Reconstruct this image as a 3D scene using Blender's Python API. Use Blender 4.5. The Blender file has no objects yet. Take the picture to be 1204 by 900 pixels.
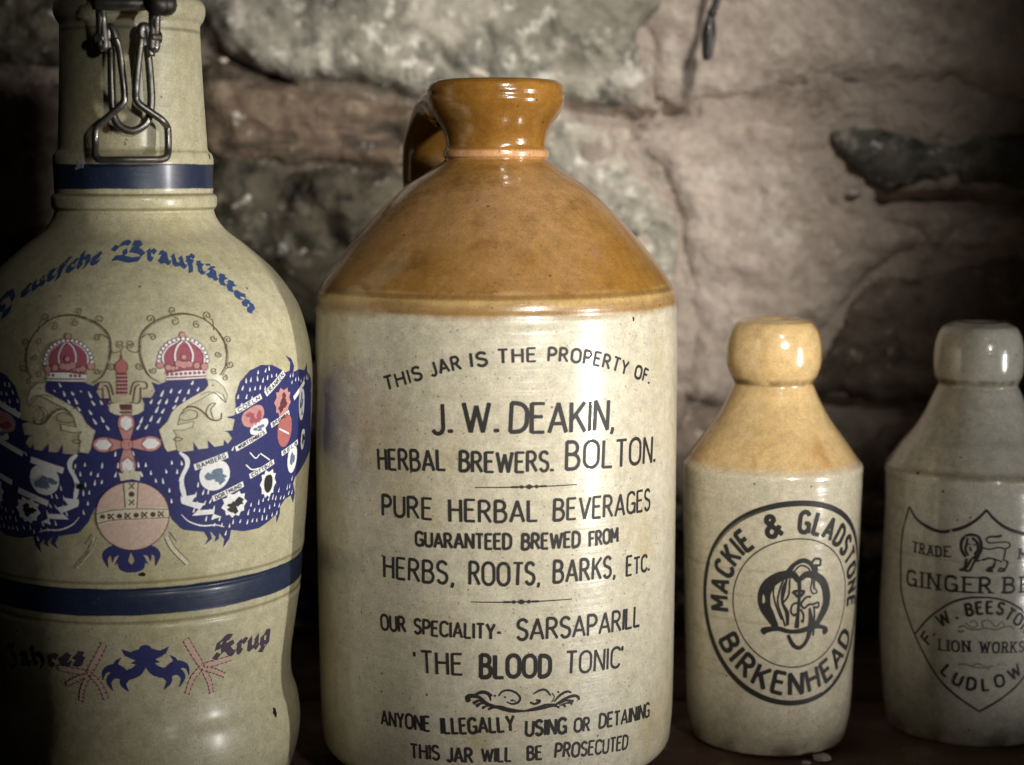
import bpy, bmesh, math, random
import numpy as np
from mathutils import Vector, noise
from mathutils.geometry import delaunay_2d_cdt

C = bpy.context.scene.collection
# ------------------------------------------------------------------ camera
CAMH, FPX, PITCH = 0.228, 2000.0, 0.122
cd = bpy.data.cameras.new('camera')
cam = bpy.data.objects.new('camera', cd); C.objects.link(cam)
cam.location = (0, 0, CAMH)
cam.rotation_euler = (math.pi/2 - PITCH, 0, 0)
cd.sensor_width = 36; cd.lens = 36*FPX/1204
cd.clip_start = 0.02; cd.clip_end = 20
cd.dof.use_dof = True; cd.dof.focus_distance = 0.612; cd.dof.aperture_fstop = 7.0
bpy.context.scene.camera = cam
# ------------------------------------------------------------------ world, lamps, exposure
w = bpy.data.worlds.new('World'); bpy.context.scene.world = w; w.use_nodes = True
bg = w.node_tree.nodes['Background']
bg.inputs[0].default_value = (1.0, 0.88, 0.70, 1); bg.inputs[1].default_value = 0.0015
vs = bpy.context.scene.view_settings
vs.view_transform = 'Standard'; vs.look = 'None'; vs.exposure = 0.0; vs.gamma = 1.0

def aim(o, target):
    d = Vector(target) - o.location
    o.rotation_euler = d.to_track_quat('-Z', 'Y').to_euler()
def spot(name, loc, target, power, half_deg, radius, col, blend=1.0):
    l = bpy.data.lights.new(name, 'SPOT'); o = bpy.data.objects.new(name, l); C.objects.link(o)
    o.location = loc; aim(o, target)
    l.energy = power; l.spot_size = math.radians(2*half_deg); l.spot_blend = blend
    l.shadow_soft_size = radius; l.color = col
    return o
def area(name, loc, target, power, sx, sy, col, spread=180):
    l = bpy.data.lights.new(name, 'AREA'); o = bpy.data.objects.new(name, l); C.objects.link(o)
    o.location = loc; aim(o, target)
    l.energy = power; l.shape = 'RECTANGLE'; l.size = sx; l.size_y = sy; l.color = col; l.spread = math.radians(spread)
    return o
spot('added_falloff_spot', (0.42, -0.34, 0.40), (0.003, 0.66, 0.170), 50.0, 10.4, 0.05, (1.0, 0.96, 0.89))  # added spot; its soft cone lights the middle and lets the corners go dark
area('window_light', (1.25, -0.10, 0.06), (0.02, 0.62, 0.20), 0.34, 0.035, 0.34, (1.0, 0.97, 0.93), 20)
spot('added_wall_spot', (0.30, -0.24, 0.84), (0.036, 0.83, 0.245), 50.0, 8.7, 0.05, (1.0, 0.95, 0.88))  # added spot aimed at the wall to brighten it, no room source

# ------------------------------------------------------------------ helpers: objects
def setp(o, label=None, cat=None, group=None, kind=None):
    if label: o['label'] = label
    if cat: o['category'] = cat
    if group: o['group'] = group
    if kind: o['kind'] = kind
    return o
def empty(name, loc, label, cat, group=None):
    o = bpy.data.objects.new(name, None); C.objects.link(o); o.location = loc
    o.empty_display_size = 0.02
    return setp(o, label, cat, group)
def mesh(name, verts, faces, mat, parent=None, smooth=True, mats=None, fmat=None):
    me = bpy.data.meshes.new(name)
    me.from_pydata([tuple(map(float, v)) for v in verts], [], [tuple(map(int, f)) for f in faces]); me.update()
    if mats:
        for m in mats: me.materials.append(m)
    elif mat: me.materials.append(mat)
    if fmat is not None:
        me.polygons.foreach_set('material_index', fmat)
    if smooth: me.polygons.foreach_set('use_smooth', [True]*len(me.polygons))
    o = bpy.data.objects.new(name, me); C.objects.link(o); o.parent = parent
    return o

# ------------------------------------------------------------------ helpers: materials
class NT:
    def __init__(s, name):
        s.m = bpy.data.materials.new(name); s.m.use_nodes = True
        s.t = s.m.node_tree; s.n = s.t.nodes; s.n.clear()
        s.out = s.n.new('ShaderNodeOutputMaterial')
        s.co = s.n.new('ShaderNodeTexCoord').outputs['Object']
        s.geo = None
    def link(s, a, b): s.t.links.new(a, b)
    def val(s, sock, v):
        if isinstance(v, bpy.types.NodeSocket): s.link(v, sock)
        elif isinstance(v, (tuple, list)) and len(v) == 3 and sock.type == 'RGBA': sock.default_value = (*v, 1)
        else: sock.default_value = v
    def noise(s, scale, detail=4, rough=0.55, vec=None, dist=0.0, stretch=None, off=None):
        v = vec or s.co
        if stretch or off:
            mp = s.n.new('ShaderNodeMapping'); s.link(v, mp.inputs[0])
            if stretch: mp.inputs['Scale'].default_value = stretch
            if off: mp.inputs['Location'].default_value = off
            v = mp.outputs[0]
        n = s.n.new('ShaderNodeTexNoise'); s.link(v, n.inputs['Vector'])
        n.inputs['Scale'].default_value = scale; n.inputs['Detail'].default_value = detail
        n.inputs['Roughness'].default_value = rough; n.inputs['Distortion'].default_value = dist
        return n.outputs['Fac']
    def vor(s, scale, feature='F1', vec=None):
        n = s.n.new('ShaderNodeTexVoronoi'); s.link(vec or s.co, n.inputs['Vector']); n.feature = feature
        n.inputs['Scale'].default_value = scale
        return n.outputs['Distance']
    def ramp(s, fac, stops, interp='LINEAR'):
        r = s.n.new('ShaderNodeValToRGB'); s.link(fac, r.inputs[0]); r.color_ramp.interpolation = interp
        e = r.color_ramp.elements
        while len(e) < len(stops): e.new(0.5)
        for el, (p, c) in zip(e, stops):
            el.position = p
            el.color = (c, c, c, 1) if isinstance(c, (int, float)) else (*c, 1)
        return r.outputs[0]
    def mix(s, fac, a, b, mode='MIX'):
        m = s.n.new('ShaderNodeMix'); m.data_type = 'RGBA'; m.blend_type = mode
        s.val(m.inputs[0], fac); s.val(m.inputs[6], a); s.val(m.inputs[7], b)
        return m.outputs[2]
    def math(s, op, a, b=0.0, c=0.0, clamp=False):
        m = s.n.new('ShaderNodeMath'); m.operation = op; m.use_clamp = clamp
        s.val(m.inputs[0], a); s.val(m.inputs[1], b); s.val(m.inputs[2], c)
        return m.outputs[0]
    def mapr(s, v, a, b, c=0.0, d=1.0, smooth=True):
        m = s.n.new('ShaderNodeMapRange'); s.val(m.inputs[0], v)
        m.interpolation_type = 'SMOOTHSTEP' if smooth else 'LINEAR'
        for i, x in enumerate((a, b, c, d)): s.val(m.inputs[i+1], x)
        return m.outputs[0]
    def sep(s):
        n = s.n.new('ShaderNodeSeparateXYZ'); s.link(s.co, n.inputs[0]); return n.outputs
    def bump(s, h, strength=0.3, dist=0.001, normal=None):
        b = s.n.new('ShaderNodeBump'); s.link(h, b.inputs['Height'])
        b.inputs['Strength'].default_value = strength; b.inputs['Distance'].default_value = dist
        if normal: s.link(normal, b.inputs['Normal'])
        return b.outputs[0]
    def bsdf(s, col, rough=0.5, spec=0.5, metal=0.0, coat=0.0, coatr=0.1, normal=None, alpha=None, sss=0.0):
        p = s.n.new('ShaderNodeBsdfPrincipled')
        s.val(p.inputs['Base Color'], col); s.val(p.inputs['Roughness'], rough)
        p.inputs['Specular IOR Level'].default_value = spec; p.inputs['Metallic'].default_value = metal
        s.val(p.inputs['Coat Weight'], coat); p.inputs['Coat Roughness'].default_value = coatr
        if normal: s.link(normal, p.inputs['Normal'])
        if alpha is not None: s.val(p.inputs['Alpha'], alpha)
        s.link(p.outputs[0], s.out.inputs[0])
        return p

# ------------------------------------------------------------------ helpers: rays from the photograph's viewpoint
CP, SP = math.cos(PITCH), math.sin(PITCH)
def ray(px, py):
    cx = (px-602)/FPX; cy = (450-py)/FPX
    return np.array([cx, CP + cy*SP, -SP + cy*CP])
def on_depth(px, py, Y):
    d = ray(px, py); t = Y/d[1]
    return np.array([d[0]*t, Y, CAMH + d[2]*t])
def project(P):
    P = np.asarray(P, float); y = P[..., 1]; z = P[..., 2] - CAMH
    d = y*CP - z*SP; u = y*SP + z*CP
    return 602 + FPX*P[..., 0]/d, 450 - FPX*u/d

def catmull(pts, n=8, closed=False):
    P = np.array(pts, float); out = []
    m = len(P); rng = m if closed else m-1
    for i in range(rng):
        if closed: a, b, c, d = P[(i-1) % m], P[i], P[(i+1) % m], P[(i+2) % m]
        else:
            b, c = P[i], P[i+1]; a = P[i-1] if i > 0 else 2*b-c; d = P[i+2] if i+2 < m else 2*c-b
        for k in range(n):
            t = k/n
            out.append(0.5*((2*b)+(-a+c)*t+(2*a-5*b+4*c-d)*t*t+(-a+3*b-3*c+d)*t**3))
    if not closed: out.append(P[-1])
    return np.array(out)

class Rev:
    """a thrown pot: a turned profile on a vertical axis; also maps flat print coordinates onto its wall"""
    def __init__(s, axis_px, D, sil, z0=0.0, seed=0, wob=0.0012):
        s.D = D; P = on_depth(axis_px[0], axis_px[1], D); s.xc = P[0]; s.seed = seed; s.wob = wob
        s.z0 = z0
        s.pr = []
        for px, py in sil:
            s.pr.append(s.sil(px, py))
        r = -np.array([s.xc, D]); s.d = r/np.linalg.norm(r); s.r = np.array([-s.d[1], s.d[0]])
    def sil(s, px, py):
        d = ray(px, py); h = math.hypot(d[0], d[1])
        R = abs(s.xc*d[1] - s.D*d[0])/h; t = (s.xc*d[0]+s.D*d[1])/h**2
        return (R, CAMH + t*d[2])
    def finish(s, outer):
        """outer: list of (R, z) from base to rim, dense"""
        s.outer = np.array(outer)
        zz = s.outer[:, 1]; 
        keep = [0]
        for i in range(1, len(zz)):
            if zz[i] > zz[keep[-1]]+1e-6: keep.append(i)
        s.tz = zz[keep]; s.tR = s.outer[keep, 0]
        # front meridian: print coordinate v (photo pixels) against height
        z = np.linspace(s.tz[0], s.tz[-1], 1500); R = s.R(z)
        P = np.stack([s.xc + R*s.d[0], s.D + R*s.d[1], z], 1)
        x, y = project(P)
        s.mv = y[::-1]; s.mz = z[::-1]
        s.Rref = float(np.median(s.tR[(s.tR > 0.8*s.tR.max())]))
        s.Ru = s.Rref*FPX/(s.D - s.Rref)
    def R(s, z): return np.interp(z, s.tz, s.tR)
    def w(s, th, z):
        return 1 + s.wob*(np.sin(2*th+s.seed) + 0.6*np.sin(3*th+z*40+s.seed*2))
    def local(s, th, z, R):
        R = R*s.w(th, z)
        c, q = np.cos(th), np.sin(th)
        return np.stack([R*(c*s.d[0]+q*s.r[0]), R*(c*s.d[1]+q*s.r[1]), z - s.z0 + 0*R], -1)
    def cast(s, px, py, off=0.0):
        d = ray(px, py); h = math.hypot(d[0], d[1])
        tc = (s.xc*d[0]+s.D*d[1])/h**2
        t = np.linspace(tc-(s.tR.max()+0.02)/h, tc, 500)
        X = d[0]*t-s.xc; Y = d[1]*t-s.D; Z = CAMH+d[2]*t
        g = np.hypot(X, Y) - s.R(Z) - off
        i = np.argmax(g < 0)
        if g[i] < 0 and i > 0:
            a = g[i-1]/(g[i-1]-g[i]); tt = t[i-1]+a*(t[i]-t[i-1])
        else: tt = t[np.argmin(g)]
        x, y, z = d[0]*tt-s.xc, d[1]*tt-s.D, CAMH+d[2]*tt
        th = math.atan2(x*s.r[0]+y*s.r[1], x*s.d[0]+y*s.d[1])
        return th, z
    def uv(s, px, py):
        th, z = s.cast(px, py)
        return np.array([th*s.Ru, float(np.interp(z, s.mz[::-1], s.mv[::-1]))])
    def uvs(s, pts): return np.array([s.uv(*p) for p in pts])
    def to3d(s, uv, off):
        uv = np.asarray(uv, float); th = uv[:, 0]/s.Ru; z = np.interp(uv[:, 1], s.mv, s.mz)
        return s.local(th, z, s.R(z)+off)
    def build(s, name, profile, mat, parent, seg=224, mats=None, matf=None):
        pr = np.array(profile); n = len(pr)
        th = np.linspace(0, 2*np.pi, seg, endpoint=False)
        V = np.concatenate([s.local(th, z, np.full(seg, r)) for r, z in pr])
        F = [(i*seg+j, i*seg+(j+1) % seg, (i+1)*seg+(j+1) % seg, (i+1)*seg+j) for i in range(n-1) for j in range(seg)]
        F = [f[::-1] for f in F] if s.r[0]*s.d[1]-s.r[1]*s.d[0] > 0 else F
        F.append(tuple(range(seg))); 
        return mesh(name, V, F, mat, parent)
# ------------------------------------------------------------------ printed decoration: strokes and fills laid on the pot wall
class Ink:
    def __init__(s, rev, base=0.00007):
        s.rev = rev; s.V = []; s.O = []; s.F = []; s.base = base; s.k = 0
    def add(s, uv, faces, off):
        b = len(s.V); s.V += [tuple(p) for p in uv]; s.O += [off]*len(uv)
        s.F += [tuple(b+i for i in f) for f in faces]
    def stroke(s, pts, w, nib=None, closed=False, taper=None, off=None):
        """pts in print coordinates; w = width; nib=(angle, thin) for a broad pen; taper: list of width factors"""
        P = np.array(pts, float)
        if len(P) < 2: return
        if closed: P = np.vstack([P, P[:1]])
        seg = np.hypot(*np.diff(P, axis=0).T); keep = np.r_[True, seg > 1e-6]; P = P[keep]
        if len(P) < 2: return
        L = np.r_[0, np.cumsum(np.hypot(*np.diff(P, axis=0).T))]
        # subdivide long segments
        Q = [P[0]]; ql = [0]
        for i in range(1, len(P)):
            n = max(1, int((L[i]-L[i-1])/5.0))
            for k in range(1, n+1): Q.append(P[i-1]+(P[i]-P[i-1])*k/n); ql.append(L[i-1]+(L[i]-L[i-1])*k/n)
        Q = np.array(Q); ql = np.array(ql)/max(L[-1], 1e-9)
        T = np.gradient(Q, axis=0); d = np.diff(Q, axis=0); d /= (np.hypot(*d.T)[:, None]+1e-12)
        n = len(Q); N = np.zeros((n, 2)); sc = np.ones(n)
        for i in range(n):
            if closed and i in (0, n-1): a, b = d[-1], d[0]
            else: a = d[max(i-1, 0)]; b = d[min(i, n-2)]
            t = a+b; l = np.hypot(*t); t = t/l if l > 1e-6 else b
            N[i] = (-t[1], t[0]); c = max(0.62, abs(t@b)); sc[i] = 1/c
        wf = np.ones(n) if taper is None else np.interp(ql, np.linspace(0, 1, len(taper)), taper)
        if nib:
            a, thin = nib; v = np.array([math.cos(a), -math.sin(a)])
            half = v[None, :]*w/2*wf[:, None] + N*np.sign((N@v)+1e-9)[:, None]*thin/2
        else:
            half = N*(w/2*wf*sc)[:, None]
        if not nib and not closed:
            Q = np.vstack([Q[0]-d[0]*w*0.16*wf[0], Q, Q[-1]+d[-1]*w*0.16*wf[-1]])
            half = np.vstack([half[0]*0.62, half, half[-1]*0.62])
            n += 2
        uv = np.vstack([Q+half, Q-half])
        s.k = (s.k+1) % 6
        o = (off if off is not None else 0) + s.base + s.k*0.000008
        s.add(uv, [(i, i+1, n+i+1, n+i) for i in range(n-1)], o)
    def fill(s, pts, off=0.0, grid=7.0):
        P = np.array(pts, float)
        Q = []
        for i in range(len(P)):
            a, b = P[i], P[(i+1) % len(P)]; L = np.hypot(*(b-a)); k = max(1, int(L/grid))
            for j in range(k): Q.append(a+(b-a)*j/k)
        P = np.array(Q); m = len(P); lo, hi = P.min(0), P.max(0)
        ins = []
        for x in np.arange(lo[0]+grid/2, hi[0], grid):
            for y in np.arange(lo[1]+grid/2, hi[1], grid):
                if inside(P, x, y): ins.append((x, y))
        vin = [Vector((float(p[0]), float(p[1]))) for p in list(P)+ins]
        ed = [(i, (i+1) % m) for i in range(m)]
        r = delaunay_2d_cdt(vin, ed, [list(range(m))], 1, 1e-5)
        vo, fo = r[0], r[2]
        s.k = (s.k+1) % 6
        s.add([(v.x, v.y) for v in vo], fo, s.base+off+s.k*0.000008)
    def dot(s, c, r, off=0.0, ry=None, n=12, rot=0.0):
        ry = ry or r; a = np.linspace(0, 2*np.pi, n, endpoint=False)
        x, y = r*np.cos(a), ry*np.sin(a)
        pts = np.stack([c[0]+x*math.cos(rot)-y*math.sin(rot), c[1]+x*math.sin(rot)+y*math.cos(rot)], 1)
        s.k = (s.k+1) % 6
        s.add(np.vstack([pts, [c]]), [(i, (i+1) % n, n) for i in range(n)], s.base+off+s.k*0.000008)
    def build(s, name, mat, parent):
        V = np.zeros((len(s.V), 3)); O = np.array(s.O)
        uv = np.array(s.V)
        th = uv[:, 0]/s.rev.Ru; z = np.interp(uv[:, 1], s.rev.mv, s.rev.mz)
        V = s.rev.local(th, z, s.rev.R(z)+O)
        return mesh(name, V, s.F, mat, parent, smooth=False)

def inside(P, x, y):
    a = P; b = np.roll(P, -1, 0)
    c = ((a[:, 1] > y) != (b[:, 1] > y))
    with np.errstate(divide='ignore', invalid='ignore'):
        xx = (b[:, 0]-a[:, 0])*(y-a[:, 1])/(b[:, 1]-a[:, 1])+a[:, 0]
    return bool(np.sum(c & (x < xx)) % 2)
def arc(cx, cy, rx, ry, a0, a1, n=12):
    a = np.radians(np.linspace(a0, a1, n)); return [(cx+rx*math.cos(t), cy+ry*math.sin(t)) for t in a]

# stroke alphabet: unit cap height, y up. value = (width, [strokes])
def glyphs():
    G = {}
    G['A'] = (.56, [[(0, 0), (.28, 1)], [(.28, 1), (.56, 0)], [(.09, .3), (.47, .3)]])
    G['B'] = (.46, [[(0, 0), (0, 1)], [(0, 1), (.2, 1)]+arc(.2, .77, .2, .23, 90, -90)+[(0, .54)], [(0, .54), (.22, .54)]+arc(.22, .27, .24, .27, 90, -90)+[(0, 0)]])
    G['C'] = (.48, [arc(.27, .72, .25, .28, 25, 90, 5)+arc(.27, .72, .27, .28, 90, 180, 6)+arc(.27, .28, .27, .28, 180, 270, 6)+arc(.27, .28, .25, .28, 270, 335, 5)])
    G['D'] = (.5, [[(0, 0), (0, 1)], [(0, 1), (.16, 1)]+arc(.16, .66, .34, .34, 90, 0, 6)+arc(.16, .34, .34, .34, 0, -90, 6)+[(0, 0)]])
    G['E'] = (.4, [[(0, 0), (0, 1)], [(0, 1), (.4, 1)], [(0, .54), (.34, .54)], [(0, 0), (.4, 0)]])
    G['F'] = (.4, [[(0, 0), (0, 1)], [(0, 1), (.4, 1)], [(0, .54), (.33, .54)]])
    G['G'] = (.52, [G['C'][1][0], [(.52, 0), (.52, .45)], [(.52, .45), (.3, .45)]])
    G['H'] = (.48, [[(0, 0), (0, 1)], [(.48, 0), (.48, 1)], [(0, .54), (.48, .54)]])
    G['I'] = (.02, [[(.01, 0), (.01, 1)]])
    G['J'] = (.34, [[(.34, 1), (.34, .24)]+arc(.17, .24, .17, .24, 0, -150, 8)])
    G['K'] = (.48, [[(0, 0), (0, 1)], [(.46, 1), (.02, .42)], [(.16, .58), (.48, 0)]])
    G['L'] = (.38, [[(0, 1), (0, 0)], [(0, 0), (.38, 0)]])
    G['M'] = (.6, [[(0, 0), (0, 1)], [(0, 1), (.3, .3)], [(.3, .3), (.6, 1)], [(.6, 1), (.6, 0)]])
    G['N'] = (.5, [[(0, 0), (0, 1)], [(0, 1), (.5, 0)], [(.5, 0), (.5, 1)]])
    G['O'] = (.56, [arc(.28, .7, .28, .3, 0, 180, 10)+arc(.28, .3, .28, .3, 180, 360, 10)+[(.56, .7)]])
    G['P'] = (.44, [[(0, 0), (0, 1)], [(0, 1), (.2, 1)]+arc(.2, .73, .24, .27, 90, -90)+[(0, .46)]])
    G['R'] = (.48, [[(0, 0), (0, 1)], [(0, 1), (.2, 1)]+arc(.2, .75, .22, .25, 90, -90)+[(0, .5)], [(.2, .5), (.48, 0)]])
    G['S'] = (.42, [arc(.21, .76, .2, .24, 25, 90, 5)+arc(.21, .76, .21, .24, 90, 225, 7)+[(.21, .52)]+arc(.21, .26, .21, .26, 45, -90, 7)+arc(.21, .26, .21, .26, -90, -155, 5)])
    G['T'] = (.46, [[(0, 1), (.46, 1)], [(.23, 1), (.23, 0)]])
    G['U'] = (.48, [[(0, 1), (0, .26)]+arc(.24, .26, .24, .26, 180, 360, 10)+[(.48, 1)]])
    G['V'] = (.52, [[(0, 1), (.26, 0)], [(.26, 0), (.52, 1)]])
    G['W'] = (.78, [[(0, 1), (.2, 0)], [(.2, 0), (.39, .9)], [(.39, .9), (.58, 0)], [(.58, 0), (.78, 1)]])
    G['Y'] = (.5, [[(0, 1), (.25, .48)], [(.5, 1), (.25, .48)], [(.25, .48), (.25, 0)]])
    G['&'] = (.6, [[(.6, 0), (.14, .74)]+arc(.28, .82, .15, .18, 205, -20, 9)+[(.12, .44)]+arc(.22, .24, .2, .24, 130, 290, 9)+[(.58, .42)]])
    G['.'] = (.04, [[(.02, 0), (.02, .07)]])
    G[','] = (.06, [[(.05, .06), (.05, -.02), (.0, -.14)]])
    G["'"] = (.04, [[(.02, 1.02), (.02, .84)]])
    G['-'] = (.2, [[(0, .42), (.2, .42)]])
    for a, b in (('v', 'V'), ): G[a] = G[b]
    return G
GL = glyphs()
def path_fn(P):
    P = np.array(P, float)
    Q = catmull(P, 12) if len(P) > 2 else P
    L = np.r_[0, np.cumsum(np.hypot(*np.diff(Q, axis=0).T))]
    def f(s):
        x = np.interp(s, L, Q[:, 0]); y = np.interp(s, L, Q[:, 1])
        i = min(max(np.searchsorted(L, s)-1, 0), len(Q)-2); t = Q[i+1]-Q[i]; t = t/np.hypot(*t)
        if s > L[-1]: x, y = Q[-1]+t*(s-L[-1])
        return np.array([x, y]), t
    return f, L[-1]
RND = random.Random(5)
def lay_text(ink, text, base, h0, h1, wt, gap=.2, serif=False, space=.38, contrast=.78, jitter=.012, up=1, upright=False, font=None, nib=None, fixgap=None, thin=0.0, off=None):
    """text along a baseline given in print coordinates, stretched to fill it"""
    f, L = path_fn(base); font = font or GL
    tot = 0; wt = wt*(1.38 if not nib else 1.7)
    for i, ch in enumerate(text):
        tot += space if ch == ' ' else font[ch][0]
        if i < len(text)-1: tot += gap
    hm = (h0+h1)/2; k = L/(tot*hm)             # horizontal stretch
    s = 0.0
    for i, ch in enumerate(text):
        gw = space if ch == ' ' else font[ch][0]
        h = h0+(h1-h0)*s/L
        if ch != ' ':
            mid, t = f(s+gw*k*hm/2)
            if upright: t = np.array([1.0, 0.0]) if t[0] > 0 else t
            nrm = np.array([t[1], -t[0]])*up      # cap direction (v grows downwards)
            rot = RND.gauss(0, jitter); ca, sa = math.cos(rot), math.sin(rot); dy = RND.gauss(0, jitter)*h
            for st in font[ch][1]:
                Q = []
                for x, y in st:
                    X = (x-gw/2)*k*hm; Y = y*h+dy
                    X, Y = X*ca-Y*sa, X*sa+Y*ca
                    Q.append(mid+t*X+nrm*Y)
                Q = np.array(Q); dv = np.abs(Q[-1]-Q[0]); 
                vert = dv[1]/(dv.sum()+1e-6) if len(Q) == 2 else .8
                wd = wt*(contrast+(1-contrast)*vert)*RND.uniform(.93, 1.07)
                if ch in '.': wd = wt*1.25
                if nib: ink.stroke(Q, wt, nib=(nib+math.atan2(-t[1], t[0]), max(thin, wt*.30)), off=off)
                else: ink.stroke(Q, wd, off=off)
                if serif and ch not in ".,&-'":
                    for (x, y) in (st[0], st[-1]):
                        if (y < .04 or y > .96) and not (ch in 'SCGOU' and 0.0 < y < .04):
                            X = (x-gw/2)*k*hm; c = mid+t*X+nrm*(y*h+dy); q = wt*1.15
                            ink.stroke([c-t*q, c+t*q], wt*.55, off=off)
        s += (gw+gap)*k*hm

# broad-pen letters for the German inscription, y up, x height .62
def minim(x, top=.6): return [(x-.05, top-.1), (x, top), (x, .1), (x+.07, 0), (x+.14, .1)]
BL = {
 'i': (.2, [minim(.05)]),
 'n': (.46, [minim(.05), [(.08, .46), (.2, .62), (.32, .52), (.32, .1), (.39, 0), (.46, .1)]]),
 'u': (.46, [minim(.05), minim(.32), [(.12, .02), (.3, .16)]]),
 'r': (.32, [minim(.05), [(.08, .46), (.2, .62), (.3, .5)]]),
 'e': (.3, [[(.26, .42), (.18, .62), (.03, .5), (.03, .12), (.13, 0), (.28, .12)], [(.26, .42), (.04, .26)]]),
 'c': (.3, [[(.28, .5), (.18, .62), (.03, .5), (.03, .12), (.13, 0), (.28, .12)]]),
 't': (.26, [[(.08, .84), (.05, .7), (.05, .12), (.13, 0), (.25, .12)], [(-.04, .58), (.22, .58)]]),
 's': (.3, [[(.28, .56), (.14, .64), (.04, .5), (.26, .26), (.22, .06), (.1, 0), (0, .1)]]),
 'l': (.26, [[(.32, .9), (.2, 1), (.07, .86), (.07, .1), (.02, -.28)], [(-.02, .55), (.22, .55)]]),   # long s
 'h': (.44, [[(.02, .98), (.05, .9), (.05, .1), (.12, 0)], [(.08, .46), (.2, .62), (.32, .5), (.34, .1), (.22, -.2)]]),
 'a': (.44, [[(.04, .5), (.14, .62), (.28, .54), (.28, .1), (.35, 0), (.43, .1)], [(.28, .36), (.08, .3), (.03, .14), (.12, 0), (.27, .12)]]),
 'x': (.44, [[(.04, .5), (.14, .62), (.28, .54), (.28, .1), (.35, 0), (.43, .1)], [(.28, .36), (.08, .3), (.03, .14), (.12, 0), (.27, .12)], [(.08, .94), (.08, .78)], [(.26, .94), (.26, .78)]]),  # a umlaut
 'g': (.4, [[(.3, .6), (.14, .62), (.03, .5), (.03, .14), (.12, .02), (.28, .14)], [(.3, .62), (.3, -.08), (.16, -.28), (-.04, -.18)]]),
 'B': (.78, [[(0, .72), (.1, .62), (.2, .9), (.34, 1), (.42, .9), (.3, .6), (.32, .3), (.2, .12)], [(.06, .1), (.22, .14), (.44, 0), (.62, .06), (.74, .3), (.66, .5), (.44, .6)], [(.5, .96), (.66, .96), (.7, .78), (.46, .6)]]),
 'D': (.8, [[(.02, .84), (.18, 1), (.5, .96), (.72, .7), (.66, .2), (.42, -.02), (.16, .1)], [(.24, .8), (.16, .6), (.3, .4), (.16, .1)], [(0, .05), (.14, .14), (.3, 0)]]),
 'K': (.66, [[(.5, .92), (.34, 1), (.12, .84), (.06, .5), (.2, .56), (.3, .78)], [(.34, .96), (.26, .6), (.28, .2), (.1, 0), (-.02, .14)], [(.28, .5), (.5, .62), (.54, .46), (.3, .4)], [(.36, .42), (.5, .1), (.6, 0), (.68, .1)]]),
 'J': (.5, [[(.02, .8), (.16, 1), (.34, .92), (.46, .98)], [(.34, .92), (.26, .6), (.36, .3), (.3, -.1), (.12, -.2), (0, -.06)]]),
}
# ------------------------------------------------------------------ materials
def ink_mat(name, col, wear=.42, rough=.32, scale=365, soft=.05):
    m = NT(name)
    n = m.noise(scale, 3, .6); n2 = m.noise(70, 3, .55)
    f = m.math('ADD', m.math('MULTIPLY', n, .75), m.math('MULTIPLY', n2, .25))
    a = m.mapr(f, wear-soft, wear+soft)
    c = m.mix(m.noise(900, 2), col, tuple(min(1, x*1.7+.008) for x in col))
    m.bsdf(c, rough+.15, .2, alpha=a)
    return m.m
INK = ink_mat('black_transfer_ink', (.018, .016, .015), .31)
INK2 = ink_mat('soft_black_ink', (.022, .02, .018), .36)
INKP = ink_mat('thin_grey_ink', (.12, .11, .095), .44)
def paint(name, col, wear=.30, rough=.4): return ink_mat(name, col, wear, rough)
BLUE = paint('cobalt_decal', (.024, .026, .10), .30)
BLUETXT = paint('blue_letter_decal', (.03, .055, .135), .33)
PINK = paint('pink_decal', (.40, .20, .19), .26)
RED = paint('red_decal', (.32, .11, .10), .27)
CROWN = paint('crown_red_decal', (.26, .065, .09), .27)
CREAM = paint('cream_decal', (.46, .435, .32), .22)
WHITE = paint('pale_decal', (.62, .62, .60), .25)
LINE = paint('umber_line_decal', (.085, .06, .03), .36)
MAROON = paint('maroon_line_decal', (.10, .03, .035), .34)
TEAL = paint('slate_decal', (.10, .14, .20), .30)

def glaze_common(m, col, rough, coat=.5, coatr=.07, bumps=.25):
    z = m.sep()[2]
    n1 = m.noise(55, 3, .5); n2 = m.noise(1300, 2, .5)
    rings = m.noise(60, 2, .5, stretch=(.15, .15, 9))
    h = m.math('ADD', m.math('MULTIPLY', n1, .9), m.math('ADD', m.math('MULTIPLY', n2, .07), m.math('MULTIPLY', rings, .25)))
    nb = m.bump(h, bumps, .0016)
    return m.bsdf(col, rough, .5, coat=coat, coatr=coatr, normal=nb)

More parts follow.
